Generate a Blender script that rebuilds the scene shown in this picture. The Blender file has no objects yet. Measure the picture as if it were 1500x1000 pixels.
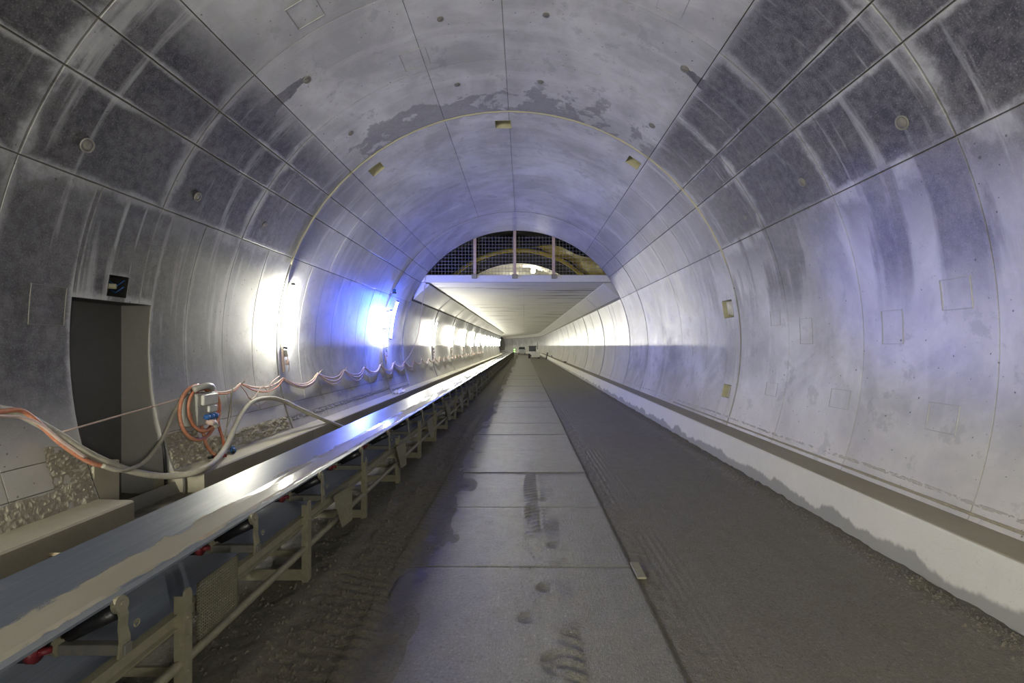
import bpy, math, random
import numpy as np

random.seed(7)
C = bpy.context.scene.collection
S = bpy.context.scene
PI = math.pi

# ------------------------------------------------------------------ camera, world, exposure
E = 2.25                      # eye height above the roadway
cam_d = bpy.data.cameras.new('camera')
cam = bpy.data.objects.new('camera', cam_d)
C.objects.link(cam)
cam.location = (0, 0, E)
cam.rotation_euler = (PI / 2, 0, 0)
cam_d.sensor_width = 36
cam_d.lens = 36 * 700 / 1500
cam_d.shift_x = -17 / 1500
cam_d.shift_y = 6 / 1500
cam_d.clip_start = 0.05
cam_d.clip_end = 400
S.camera = cam
w = bpy.data.worlds.new('world')
S.world = w
w.use_nodes = True
w.node_tree.nodes['Background'].inputs[0].default_value = (0.8, 0.85, 1, 1)
w.node_tree.nodes['Background'].inputs[1].default_value = 0.02
S.view_settings.view_transform = 'Standard'
S.view_settings.look = 'None'
S.view_settings.exposure = 0.15
BLUE_SPOT = 3600.0
S.view_settings.gamma = 1
S.view_settings.use_curve_mapping = False
S.cycles.max_bounces = 8
S.cycles.diffuse_bounces = 5
S.cycles.glossy_bounces = 4
S.cycles.sample_clamp_indirect = 6.0
LAMP = 400.0                   # radiance of the white tubes
LAMP_FAR = 430.0
FILL_BACK = 2100.0
BLUE = 880.0

# ------------------------------------------------------------------ tunnel dimensions
R = 5.0
CX, CZ = -0.32, E + 0.04
JOINTS = [2.66, 10.3, 18.0]
Y_OPEN = 20.95
Y_BEND, R_BEND = 100.0, 135.0
DECK = E + 2.80               # soffit of the intermediate slab


def path(y):
    return 0.0 if y < Y_BEND else -((y - Y_BEND) ** 2) / (2 * R_BEND)


def wall_x(z, side=-1, r=R):
    return CX + side * math.sqrt(max(0.0, r * r - (z - CZ) ** 2))


def at(px, py, x):            # point of the place that lies at lateral distance x
    y = 700.0 * x / (px - 767.0)
    return (x, y, E - (py - 506.0) * y / 700.0)


# ------------------------------------------------------------------ node helpers
class G:
    def __init__(self, name):
        self.mat = bpy.data.materials.new(name)
        self.mat.use_nodes = True
        self.t = self.mat.node_tree
        self.b = self.t.nodes['Principled BSDF']
        self.out = self.t.nodes['Material Output']

    def n(self, kind, **p):
        o = self.t.nodes.new(kind)
        for k, v in p.items():
            setattr(o, k, v)
        return o

    def put(self, sock, v):
        if isinstance(v, bpy.types.NodeSocket):
            self.t.links.new(v, sock)
        elif isinstance(v, (tuple, list)):
            sock.default_value = tuple(v) + (1.0,) if len(v) == 3 and len(sock.default_value) == 4 else tuple(v)
        else:
            sock.default_value = v

    def m(self, op, a, b=0.0, c=0.0, clamp=False):
        o = self.n('ShaderNodeMath', operation=op, use_clamp=clamp)
        self.put(o.inputs[0], a); self.put(o.inputs[1], b); self.put(o.inputs[2], c)
        return o.outputs[0]

    def mul(self, *a):
        r = a[0]
        for x in a[1:]:
            r = self.m('MULTIPLY', r, x)
        return r

    def add(self, *a):
        r = a[0]
        for x in a[1:]:
            r = self.m('ADD', r, x)
        return r

    def inv(self, a):
        return self.m('SUBTRACT', 1.0, a)

    def step(self, x, a, b):        # smooth 0..1 as x runs from a to b
        o = self.n('ShaderNodeMapRange', interpolation_type='SMOOTHSTEP', clamp=True)
        self.put(o.inputs[0], x)
        if a < b:
            o.inputs[1].default_value, o.inputs[2].default_value = a, b
            o.inputs[3].default_value, o.inputs[4].default_value = 0, 1
        else:
            o.inputs[1].default_value, o.inputs[2].default_value = b, a
            o.inputs[3].default_value, o.inputs[4].default_value = 1, 0
        return o.outputs[0]

    def mix(self, f, a, b):
        o = self.n('ShaderNodeMix', data_type='RGBA')
        self.put(o.inputs[0], f); self.put(o.inputs[6], a); self.put(o.inputs[7], b)
        return o.outputs[2]

    def vec(self, x=0.0, y=0.0, z=0.0):
        o = self.n('ShaderNodeCombineXYZ')
        self.put(o.inputs[0], x); self.put(o.inputs[1], y); self.put(o.inputs[2], z)
        return o.outputs[0]

    def sep(self, v):
        o = self.n('ShaderNodeSeparateXYZ')
        self.put(o.inputs[0], v)
        return o.outputs

    def pos(self):
        return self.n('ShaderNodeNewGeometry').outputs['Position']

    def rnd(self):
        return self.n('ShaderNodeObjectInfo').outputs['Random']

    def uv(self, name):
        return self.n('ShaderNodeUVMap', uv_map=name).outputs[0]

    def noise(self, v, scale, detail=4.0, rough=0.55, dist=0.0):
        o = self.n('ShaderNodeTexNoise')
        self.put(o.inputs['Vector'], v)
        o.inputs['Scale'].default_value = scale
        o.inputs['Detail'].default_value = detail
        o.inputs['Roughness'].default_value = rough
        o.inputs['Distortion'].default_value = dist
        return o.outputs[0]

    def bump(self, h, strength, dist=0.02):
        o = self.n('ShaderNodeBump')
        o.inputs['Strength'].default_value = strength
        o.inputs['Distance'].default_value = dist
        self.put(o.inputs['Height'], h)
        self.t.links.new(o.outputs[0], self.b.inputs['Normal'])

    def done(self, col, rough=0.6, spec=0.4, metal=0.0):
        self.put(self.b.inputs['Base Color'], col)
        self.put(self.b.inputs['Roughness'], rough)
        self.put(self.b.inputs['Specular IOR Level'], spec)
        self.put(self.b.inputs['Metallic'], metal)
        return self.mat


def plain(name, col, rough=0.5, metal=0.0, vary=0.25, scale=9.0, spec=0.4, dust=None):
    g = G(name)
    p = g.pos()
    f = g.noise(p, scale, 5)
    c = g.mix(f, tuple(x * (1 - vary) for x in col), tuple(min(1, x * (1 + vary)) for x in col))
    if dust:
        c = g.mix(g.mul(g.step(g.noise(p, 23.0, 6, 0.7), 0.42, 0.68), dust[1]), c, dust[0])
    g.bump(g.noise(p, 60.0, 3), 0.15, 0.01)
    return g.done(c, rough, spec, metal)


def glow(name, col, strength):
    m = bpy.data.materials.new(name)
    m.use_nodes = True
    t = m.node_tree
    t.nodes.remove(t.nodes['Principled BSDF'])
    e = t.nodes.new('ShaderNodeEmission')
    e.inputs[0].default_value = (*col, 1)
    e.inputs[1].default_value = strength
    t.links.new(e.outputs[0], t.nodes['Material Output'].inputs[0])
    return m


def lining_material(name, far=False, pale=1.0, gloss=0.10):
    g = G(name)
    s = g.sep(g.uv('arc'))
    th, y = s[0], s[1]                       # angle in degrees (right springing = 0), metres along
    u = g.m('MULTIPLY', th, R * PI / 180)
    v = g.vec(u, y, 0.0)
    q = g.sep(g.uv('pan'))
    ed = g.m('MINIMUM', g.m('MINIMUM', q[0], g.inv(q[0])), g.m('MINIMUM', q[1], g.inv(q[1])))
    n1 = g.noise(v, 0.55, 7, 0.62, 0.6)
    n2 = g.noise(v, 1.6, 7, 0.66, 0.25)
    n3 = g.noise(v, 9.0, 5, 0.7)
    n4 = g.noise(v, 55.0, 3, 0.7)
    drip = g.noise(g.vec(g.m('MULTIPLY', u, 0.22), g.m('MULTIPLY', y, 2.6), 3.0), 1.0, 5, 0.65, 0.3)
    light = g.mix(g.step(g.add(g.mul(n1, 0.7), g.mul(n2, 0.3)), 0.36, 0.66), (0.335, 0.335, 0.335), (0.60, 0.605, 0.61))
    light = g.mix(g.mul(g.step(drip, 0.5, 0.72), 0.35), light, (0.66, 0.66, 0.655))
    light = g.mix(g.mul(g.step(n2, 0.52, 0.7), 0.25), light, (0.30, 0.30, 0.31))
    light = g.mix(g.mul(g.step(n3, 0.58, 0.75), 0.22), light, (0.70, 0.70, 0.68))
    # yellowish splash near the foot of both walls
    low = g.m('MAXIMUM', g.step(th, -6.0, -17.0), g.step(th, 186.0, 197.0))
    light = g.mix(g.mul(low, 0.6), light, g.mix(n2, (0.36, 0.335, 0.265), (0.52, 0.49, 0.40)))
    # soiled haunches
    r_band = g.mul(g.step(th, 9.0, 27.0), g.step(th, 56.0, 50.5))
    l_band = g.mul(g.step(th, 176.0, 157.0), g.step(th, 126.0, 139.0))
    near = g.add(0.30, g.mul(0.70, g.step(y, 12.0, 8.5)))
    nl = g.add(0.25, g.mul(0.75, g.step(y, 13.0, 8.0)))
    base = g.add(g.mul(r_band, near), g.mul(l_band, nl))
    # soiled lower left wall beside the doorway
    base = g.m('MAXIMUM', base, g.mul(g.step(th, 157.0, 163.0), g.step(th, 200.0, 183.0), g.step(y, 10.0, 6.4), 0.92))
    patch = g.step(g.add(g.mul(n1, 0.55), g.mul(n2, 0.45), g.mul(base, 0.22)), 0.46, 0.66)
    edge = g.step(g.add(ed, g.mul(g.m('SUBTRACT', n3, 0.5), 0.12), g.mul(g.m('SUBTRACT', n2, 0.5), 0.30)), -0.01, 0.085)
    streak = g.inv(g.mul(g.step(drip, 0.53, 0.66), 0.55))
    dark = g.mul(base, g.add(0.48, g.mul(0.52, patch)), g.add(0.30, g.mul(0.70, edge)), streak)
    # blotches on the crown next to the construction joints
    blot = g.mul(g.step(g.add(g.mul(n2, 0.6), g.mul(n1, 0.4), g.mul(g.step(y, 8.6, 10.25), 0.10)), 0.555, 0.60),
                 g.step(y, 8.0, 9.6), g.step(y, 10.32, 10.28), 0.60)
    crown = g.mul(g.step(th, 50.0, 54.0), g.step(th, 135.0, 130.0))
    dark = g.m('MAXIMUM', dark, g.mul(blot, crown))
    tufts = g.mul(g.step(g.add(n2, g.mul(n3, 0.25)), 0.70, 0.76), 0.22)
    dark = g.m('MAXIMUM', dark, tufts)
    # dark columns of grime below the soiled haunch of the kerb side
    d2 = g.noise(g.vec(g.m('MULTIPLY', u, 0.16), g.m('MULTIPLY', y, 1.15), 8.0), 1.0, 6, 0.6, 0.35)
    colm = g.mul(g.step(d2, 0.44, 0.57), g.step(th, 1.0, 14.0), g.step(th, 30.0, 23.0), g.step(y, 14.0, 9.0), 0.80)
    dark = g.m('MAXIMUM', dark, colm)
    cl_ = g.mul(g.step(d2, 0.53, 0.64), g.m('MAXIMUM', g.step(th, 176.0, 168.0), 0.0), g.step(th, 140.0, 150.0), 0.5)
    dark = g.m('MAXIMUM', dark, cl_)
    # two wet runs below the anchor holes in the crown
    dy = g.m('ABSOLUTE', g.add(y, -7.27, g.mul(g.m('SUBTRACT', n2, 0.5), 0.35)))
    for t0, sg in ((56.5, 1.0), (126.6, -1.0)):
        run = g.mul(sg, g.m('SUBTRACT', t0, th))
        wid = g.add(0.05, g.mul(g.m('MAXIMUM', run, 0.0), 0.014))
        inside = g.step(g.m('DIVIDE', dy, wid), 1.05, 0.80)
        dark = g.m('MAXIMUM', dark, g.mul(inside, g.step(run, -0.4, 0.4), g.step(run, 62.0, 22.0), 0.85))
    grain = g.add(g.mul(n3, 0.55), g.mul(n4, 0.35), g.mul(n2, 0.45))
    col = g.mix(dark, light, g.mix(g.step(grain, 0.50, 0.86), (0.020, 0.0195, 0.020), (0.135, 0.131, 0.131)))
    if far:                                    # pale dust on the lower walls of the part under the slab
        col = g.mix(g.mul(g.m('MAXIMUM', g.step(th, 1.0, -2.0), g.step(th, 179.0, 182.0)), 0.5), col, (0.72, 0.71, 0.66))
    if pale != 1.0:
        col = g.mix(1.0 - pale, col, (0.10, 0.10, 0.095))
    col = g.mix(g.mul(g.step(n4, 0.58, 0.72), g.add(0.12, g.mul(0.20, dark))), col, (0.50, 0.50, 0.49))
    col = g.mix(g.mul(g.step(g.noise(v, 22.0, 1, 0.3), 0.745, 0.78), 0.8), col, (0.07, 0.065, 0.06))
    rr = g.rnd()
    k = g.n('ShaderNodeHueSaturation')
    g.put(k.inputs['Value'], g.add(0.93, g.mul(rr, 0.14)))
    g.put(k.inputs['Color'], col)
    g.bump(g.add(g.mul(n3, 0.6), g.mul(n4, 0.4), g.mul(n2, 1.0)), 0.03 if far else 0.18, 0.015)
    # dust lies on the lower walls, which face upwards; above eye height the concrete is clean and smooth
    tj = g.add(th, g.mul(g.m('SUBTRACT', n3, 0.5), 3.0), g.mul(g.m('SUBTRACT', drip, 0.5), 4.0))
    dusty = g.m('MAXIMUM', g.step(tj, 1.0, -1.5), g.step(tj, 179.0, 181.5))
    dusty = g.mul(dusty, g.step(y, 8.5, 12.0))
    if far:
        rough = g.add(gloss, g.mul(0.22, drip))
    else:
        rough = g.m('SUBTRACT', g.add(0.38, g.mul(0.34, n2)), g.mul(g.step(y, 11.0, 14.0), 0.16))
    rough = g.m('MAXIMUM', rough, g.mul(dusty, 0.85))
    return g.done(k.outputs[0], rough, g.m('SUBTRACT', 0.5, g.mul(dusty, 0.42)))


def concrete(name, a, b, rough=0.75, wet=None):
    g = G(name)
    p = g.pos()
    n1, n2, n3 = g.noise(p, 1.1, 6, 0.6, 0.4), g.noise(p, 7.0, 6, 0.65), g.noise(p, 45.0, 4, 0.7)
    c = g.mix(g.add(g.mul(n1, 0.6), g.mul(n2, 0.4)), a, b)
    c = g.mix(g.mul(g.step(n3, 0.60, 0.72), 0.35), c, tuple(x * 0.45 for x in a))
    if wet:                                   # damp foot with a ragged upper edge
        z = g.sep(p)[2]
        s = g.sep(p)
        e = g.noise(g.vec(0.0, s[1], g.mul(z, 0.4)), 1.3, 5, 0.6, 0.2)
        f = g.step(g.add(z, g.mul(g.m('SUBTRACT', e, 0.5), -0.55)), wet + 0.02, wet - 0.03)
        c = g.mix(g.mul(f, 0.62), c, (0.10, 0.10, 0.095))
    g.bump(g.add(n2, g.mul(n3, 0.5)), 0.35, 0.015)
    return g.done(c, rough, 0.3)


M = {}
M['lining'] = lining_material('lining')
M['lining_far'] = lining_material('lining_far', far=True, gloss=0.30)
M['lining_far_right'] = lining_material('lining_far_right', far=True, pale=0.74, gloss=0.20)
M['joint'] = concrete('joint_concrete', (0.16, 0.155, 0.14), (0.26, 0.25, 0.22))
M['seal'] = concrete('joint_seal', (0.36, 0.34, 0.24), (0.55, 0.52, 0.38))
M['bench'] = concrete('bench_concrete', (0.30, 0.275, 0.20), (0.46, 0.43, 0.33))
M['kerb'] = concrete('kerb_concrete', (0.50, 0.49, 0.43), (0.66, 0.65, 0.585), wet=0.16)
M['kerb_top'] = concrete('shelf_dirt', (0.22, 0.20, 0.145), (0.34, 0.31, 0.235), 0.9)
M['rough'] = concrete('rough_splash', (0.23, 0.215, 0.165), (0.34, 0.315, 0.25), 0.9)
M['rough_right'] = concrete('rough_seam', (0.28, 0.27, 0.235), (0.50, 0.48, 0.43), 0.9)
M['niche'] = concrete('niche_shade', (0.055, 0.055, 0.055), (0.115, 0.113, 0.108))  # shade of the recess put into the colour, darker than the jamb
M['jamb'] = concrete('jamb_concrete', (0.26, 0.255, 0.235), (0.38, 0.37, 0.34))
M['deck'] = None
M['corbel'] = concrete('corbel_concrete', (0.46, 0.455, 0.42), (0.64, 0.635, 0.59))
M['steel'] = plain('galvanised_steel', (0.20, 0.19, 0.135), 0.5, 0.15, 0.25, 14, dust=((0.27, 0.245, 0.17), 0.5))
M['steel_dark'] = plain('grey_steel', (0.15, 0.15, 0.135), 0.45, 0.3, 0.2, 14, dust=((0.22, 0.20, 0.15), 0.5))
M['roller'] = plain('black_roller', (0.012, 0.012, 0.014), 0.35, 0.0, 0.3)
M['red'] = plain('red_hub', (0.13, 0.014, 0.02), 0.5)
M['orange'] = plain('orange_cable', (0.50, 0.19, 0.10), 0.55, dust=((0.5, 0.44, 0.34), 0.35))
M['darkorange'] = plain('dark_orange_cable', (0.40, 0.10, 0.045), 0.55, dust=((0.45, 0.36, 0.28), 0.3))
M['greycable'] = plain('grey_cable', (0.36, 0.34, 0.27), 0.7, dust=((0.44, 0.41, 0.33), 0.5))
M['pink'] = plain('pink_cable', (0.56, 0.42, 0.36), 0.6, dust=((0.52, 0.47, 0.40), 0.5))
M['box'] = plain('grey_plastic', (0.34, 0.34, 0.31), 0.5, dust=((0.42, 0.39, 0.31), 0.5))
M['white'] = plain('white_plastic', (0.62, 0.61, 0.56), 0.5)
M['blue'] = plain('blue_plastic', (0.03, 0.12, 0.36), 0.45)
M['black'] = plain('black_rubber', (0.02, 0.02, 0.02), 0.6)
M['wood'] = plain('raw_timber', (0.44, 0.37, 0.24), 0.75)
M['post'] = plain('timber_post', (0.48, 0.36, 0.26), 0.75)
M['wire'] = plain('mesh_wire', (0.26, 0.27, 0.31), 0.5, 0.2)
M['yellow'] = plain('yellow_membrane', (0.50, 0.40, 0.045), 0.45, vary=0.35, scale=1.5)
M['rock'] = concrete('excavation', (0.010, 0.013, 0.028), (0.055, 0.055, 0.055), 0.7)
M['darkring'] = concrete('dark_ring', (0.04, 0.037, 0.028), (0.07, 0.066, 0.05), 0.8)
M['vault'] = concrete('pale_vault', (0.5, 0.48, 0.42), (0.62, 0.60, 0.54), 0.7)
M['board'] = plain('recess_board', (0.42, 0.40, 0.27), 0.7)
M['glass'] = plain('dark_glass', (0.02, 0.025, 0.03), 0.1)
M['paint'] = plain('white_paint', (0.60, 0.60, 0.57), 0.4)
M['greypaint'] = plain('grey_paint', (0.24, 0.25, 0.25), 0.4)
M['sheet'] = plain('pale_foil', (0.6, 0.6, 0.6), 0.4)
M['lamp'] = glow('lamp_tube', (1.0, 0.97, 0.83), LAMP)
M['lamp_mid'] = glow('lamp_tube_mid', (1.0, 0.97, 0.83), LAMP * 0.4)
M['fill_kerb'] = glow('fill_lamp_kerb', (1.0, 0.965, 0.84), FILL_BACK * 0.5)
M['lamp_far'] = glow('lamp_tube_far', (1.0, 0.97, 0.83), LAMP_FAR)
M['fill_back'] = glow('fill_lamp', (1.0, 0.965, 0.84), FILL_BACK)
M['lamp_blue'] = glow('blue_tube', (0.035, 0.10, 1.0), BLUE)
M['lamp_top'] = glow('vault_lamp', (1.0, 0.95, 0.78), 260)
M['lamp_green'] = glow('green_lamp', (0.35, 1.0, 0.15), 14)


def deck_material():
    g = G('board_marked_concrete')
    p = g.pos(); s = g.sep(p)
    v = g.vec(g.mul(s[0], 0.16), g.mul(s[1], 0.95), s[2])
    a, b = g.noise(v, 1.0, 7, 0.68, 0.2), g.noise(p, 0.7, 5)
    c = g.mix(g.add(g.mul(a, 0.5), g.mul(b, 0.5)), (0.58, 0.57, 0.51), (0.82, 0.81, 0.73))
    c = g.mix(g.mul(g.step(a, 0.53, 0.66), 0.8), c, (0.13, 0.125, 0.11))
    g.bump(a, 0.2, 0.02)
    return g.done(c, 0.6, 0.4)


def road_material(name, a, b, mud, rough0, edge=None):
    g = G(name)
    p = g.pos(); s = g.sep(p)
    n1, n2 = g.noise(p, 0.9, 6, 0.6, 0.5), g.noise(p, 5.0, 6, 0.65)
    n3, n4 = g.noise(p, 38.0, 5, 0.7), g.noise(p, 140.0, 2, 0.6)
    tr = g.noise(g.vec(g.mul(s[0], 7.0), g.mul(s[1], 0.12), 0.0), 1.0, 6, 0.65, 0.15)
    c = g.mix(g.add(g.mul(n1, 0.4), g.mul(tr, 0.6)), a, b)
    c = g.mix(g.mul(g.step(n2, 0.5, 0.7), 0.4), c, mud)
    c = g.mix(g.mul(g.step(n3, 0.54, 0.70), 0.45), c, tuple(x * 1.8 for x in b))
    c = g.mix(g.mul(g.step(n3, 0.46, 0.34), 0.55), c, tuple(x * 0.4 for x in a))
    c = g.mix(g.mul(g.step(n4, 0.60, 0.72), 0.35), c, tuple(x * 2.0 for x in b))
    if edge is not None:                       # mud trodden over the edge of the slabs
        k = g.add(s[0], g.mul(g.m('SUBTRACT', n1, 0.5), 0.9), g.mul(g.m('SUBTRACT', n2, 0.5), 0.4))
        c = g.mix(g.mul(g.step(k, edge, edge - 0.5), 0.8), c, g.mix(n3, (0.060, 0.053, 0.038), (0.15, 0.136, 0.10)))
    g.bump(g.add(g.mul(n2, 0.5), g.mul(n3, 0.8), g.mul(n4, 0.5)), 1.0, 0.02)
    return g.done(c, g.add(rough0, g.mul(0.25, n2)), 0.45)


M['deck'] = deck_material()
M['road'] = road_material('dusty_slab', (0.090, 0.086, 0.070), (0.205, 0.196, 0.165), (0.120, 0.108, 0.080), 0.22, -0.55)
M['mud'] = road_material('muddy_ground', (0.085, 0.077, 0.056), (0.165, 0.152, 0.118), (0.110, 0.096, 0.062), 0.46)


def belt_material(name, strip, k=1.0):
    g = G(name)
    p = g.pos(); s = g.sep(p)
    lines = g.noise(g.vec(g.mul(s[0], 55.0), g.mul(s[1], 0.35), 0.0), 1.0, 4, 0.6)
    blot = g.noise(g.vec(g.mul(s[0], 3.0), g.mul(s[1], 1.1), 1.0), 1.6, 5, 0.6, 0.8)
    c = g.mix(lines, tuple(k * q for q in (0.060, 0.072, 0.098)), tuple(k * q for q in (0.165, 0.185, 0.225)))
    c = g.mix(g.mul(g.step(blot, 0.5, 0.7), 0.4), c, tuple(k * q for q in (0.21, 0.22, 0.245)))
    r = g.add(0.22, g.mul(0.22, lines))
    if strip:                                  # slurry film in the trough; its cream tone also paints the reflected bright wall
        mid = g.m('ABSOLUTE', g.add(s[0], 2.575, g.mul(g.m('SUBTRACT', blot, 0.5), 0.34)))
        f = g.step(mid, 0.145, 0.125)
        c = g.mix(g.mul(f, 0.85), c, (0.36, 0.33, 0.255))
        r = g.m('MULTIPLY', r, g.inv(g.mul(f, 0.72)))
    g.bump(lines, 0.06, 0.004)
    return g.done(c, r, 0.6)


M['belt'] = belt_material('wet_belt', True)
M['belt_back'] = belt_material('return_belt', False, 3.0)  # belt colour lightened to stand in for the wall light it reflects


# ------------------------------------------------------------------ mesh helpers
class MB:
    def __init__(self):
        self.v, self.f = [], []

    def quad_strip(self, rings, closed=False, caps=False):
        n = len(rings[0])
        o = len(self.v)
        for r in rings:
            self.v += [tuple(q) for q in r]
        m = n if closed else n - 1
        for i in range(len(rings) - 1):
            for j in range(m):
                a = o + i * n + j
                b = o + i * n + (j + 1) % n
                self.f.append((a, b, b + n, a + n))
        if caps:
            self.f.append(tuple(o + j for j in range(n))[::-1])
            k = o + (len(rings) - 1) * n
            self.f.append(tuple(k + j for j in range(n)))
        return self

    def box(self, x0, x1, y0, y1, z0, z1, b=0.0):
        if b <= 0:
            r = [[(x0, y0, z), (x1, y0, z), (x1, y1, z), (x0, y1, z)] for z in (z0, z1)]
            return self.quad_strip(r, True, True)
        def ring(d, z):
            c = b - d if False else b
            return [(x0 + d + c, y0 + d, z), (x1 - d - c, y0 + d, z), (x1 - d, y0 + d + c, z), (x1 - d, y1 - d - c, z),
                    (x1 - d - c, y1 - d, z), (x0 + d + c, y1 - d, z), (x0 + d, y1 - d - c, z), (x0 + d, y0 + d + c, z)]
        return self.quad_strip([ring(b, z0), ring(0, z0 + b), ring(0, z1 - b), ring(b, z1)], True, True)

    def tube(self, pts, r, n=8, caps=True):
        pts = [np.array(q, float) for q in pts]
        rings = []
        up = np.array((0.0, 0.0, 1.0))
        for i, q in enumerate(pts):
            d = pts[min(i + 1, len(pts) - 1)] - pts[max(i - 1, 0)]
            d /= max(1e-9, np.linalg.norm(d))
            a = np.cross(d, up)
            if np.linalg.norm(a) < 1e-3:
                a = np.cross(d, np.array((0.0, 1.0, 0.0)))
            a /= np.linalg.norm(a)
            c = np.cross(a, d)
            rr = r[i] if isinstance(r, (list, tuple)) else r
            rings.append([q + rr * (math.cos(2 * PI * k / n) * a + math.sin(2 * PI * k / n) * c) for k in range(n)])
        return self.quad_strip(rings, True, caps)

    def sweep(self, prof, ys, closed=True, caps=True, bend=True):
        rings = [[(x + (path(y) if bend else 0), y, z) for x, z in prof] for y in ys]
        return self.quad_strip(rings, closed, caps)

    def disc(self, c, axis, r, t, n=16):
        a = np.array(axis, float); a /= np.linalg.norm(a)
        c = np.array(c, float)
        return self.tube([c - a * t / 2, c + a * t / 2], r, n)

    def mesh(self, name, smooth=False):
        me = bpy.data.meshes.new(name)
        me.from_pydata(self.v, [], self.f)
        if smooth:
            me.polygons.foreach_set('use_smooth', [True] * len(me.polygons))
        me.update()
        return me

    def build(self, name, m, parent=None, smooth=False):
        me = self.mesh(name, smooth)
        me.materials.append(m)
        return link(name, me, parent)


def link(name, me, parent=None):
    o = bpy.data.objects.new(name, me)
    C.objects.link(o)
    if parent:
        o.parent = parent
    return o


def empty(name, loc=(0, 0, 0)):
    o = bpy.data.objects.new(name, None)
    C.objects.link(o)
    o.location = loc
    return o


def tag(o, label=None, cat=None, group=None, kind=None):
    if label: o['label'] = label
    if cat: o['category'] = cat
    if group: o['group'] = group
    if kind: o['kind'] = kind
    return o


def spline(pts, n=8):
    P = [np.array(q, float) for q in pts]
    P = [2 * P[0] - P[1]] + P + [2 * P[-1] - P[-2]]
    out = []
    for i in range(1, len(P) - 2):
        for k in range(n):
            t = k / n
            a, b, c, d = P[i - 1], P[i], P[i + 1], P[i + 2]
            out.append(0.5 * (2 * b + (c - a) * t + (2 * a - 5 * b + 4 * c - d) * t * t + (3 * b - a - 3 * c + d) * t ** 3))
    out.append(P[-2])
    return out


def hash2(ix, iy):
    h = np.sin(ix * 127.1 + iy * 311.7) * 43758.5453
    return h - np.floor(h)


def vnoise(x, y):
    ix, iy = np.floor(x), np.floor(y)
    fx, fy = x - ix, y - iy
    fx, fy = fx * fx * (3 - 2 * fx), fy * fy * (3 - 2 * fy)
    a, b = hash2(ix, iy), hash2(ix + 1, iy)
    c, d = hash2(ix, iy + 1), hash2(ix + 1, iy + 1)
    return (a * (1 - fx) + b * fx) * (1 - fy) + (c * (1 - fx) + d * fx) * fy


def fbm(x, y, o=4):
    s, a = 0, 0.5
    for i in range(o):
        s = s + a * vnoise(x * 2 ** i + 17 * i, y * 2 ** i + 5 * i)
        a *= 0.5
    return s - 0.47


def sm(x, a, b):
    t = np.clip((x - a) / (b - a), 0, 1)
    return t * t * (3 - 2 * t)


# ------------------------------------------------------------------ lining: shell with holes, panels proud of it
def pt(th, y, r):
    a = math.radians(th)
    return (CX + r * math.cos(a) + path(y), y, CZ + r * math.sin(a))


def cut(rects, holes):
    for h in holes:
        nxt = []
        for (a, b, c, d) in rects:
            if h[1] <= a or h[0] >= b or h[3] <= c or h[2] >= d:
                nxt.append((a, b, c, d)); continue
            if h[2] > c: nxt.append((a, b, c, h[2]))
            if h[3] < d: nxt.append((a, b, h[3], d))
            c2, d2 = max(c, h[2]), min(d, h[3])
            if h[0] > a: nxt.append((a, h[0], c2, d2))
            if h[1] < b: nxt.append((h[1], b, c2, d2))
        rects = nxt
    return [r for r in rects if r[1] - r[0] > 0.05 and r[3] - r[2] > 0.01]


def ysteps(y0, y1):
    n = 1 if y1 < Y_BEND else max(1, int((y1 - y0) / 2))
    return [y0 + (y1 - y0) * i / n for i in range(n + 1)]


def shell(name, rects, m, r=R + 0.035):
    b = MB()
    for (a, c, y0, y1) in rects:
        n = max(1, int((c - a) / 3))
        b.quad_strip([[pt(a + (c - a) * i / n, y, r) for i in range(n + 1)] for y in ysteps(y0, y1)])
    return b.build(name, m)


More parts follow.
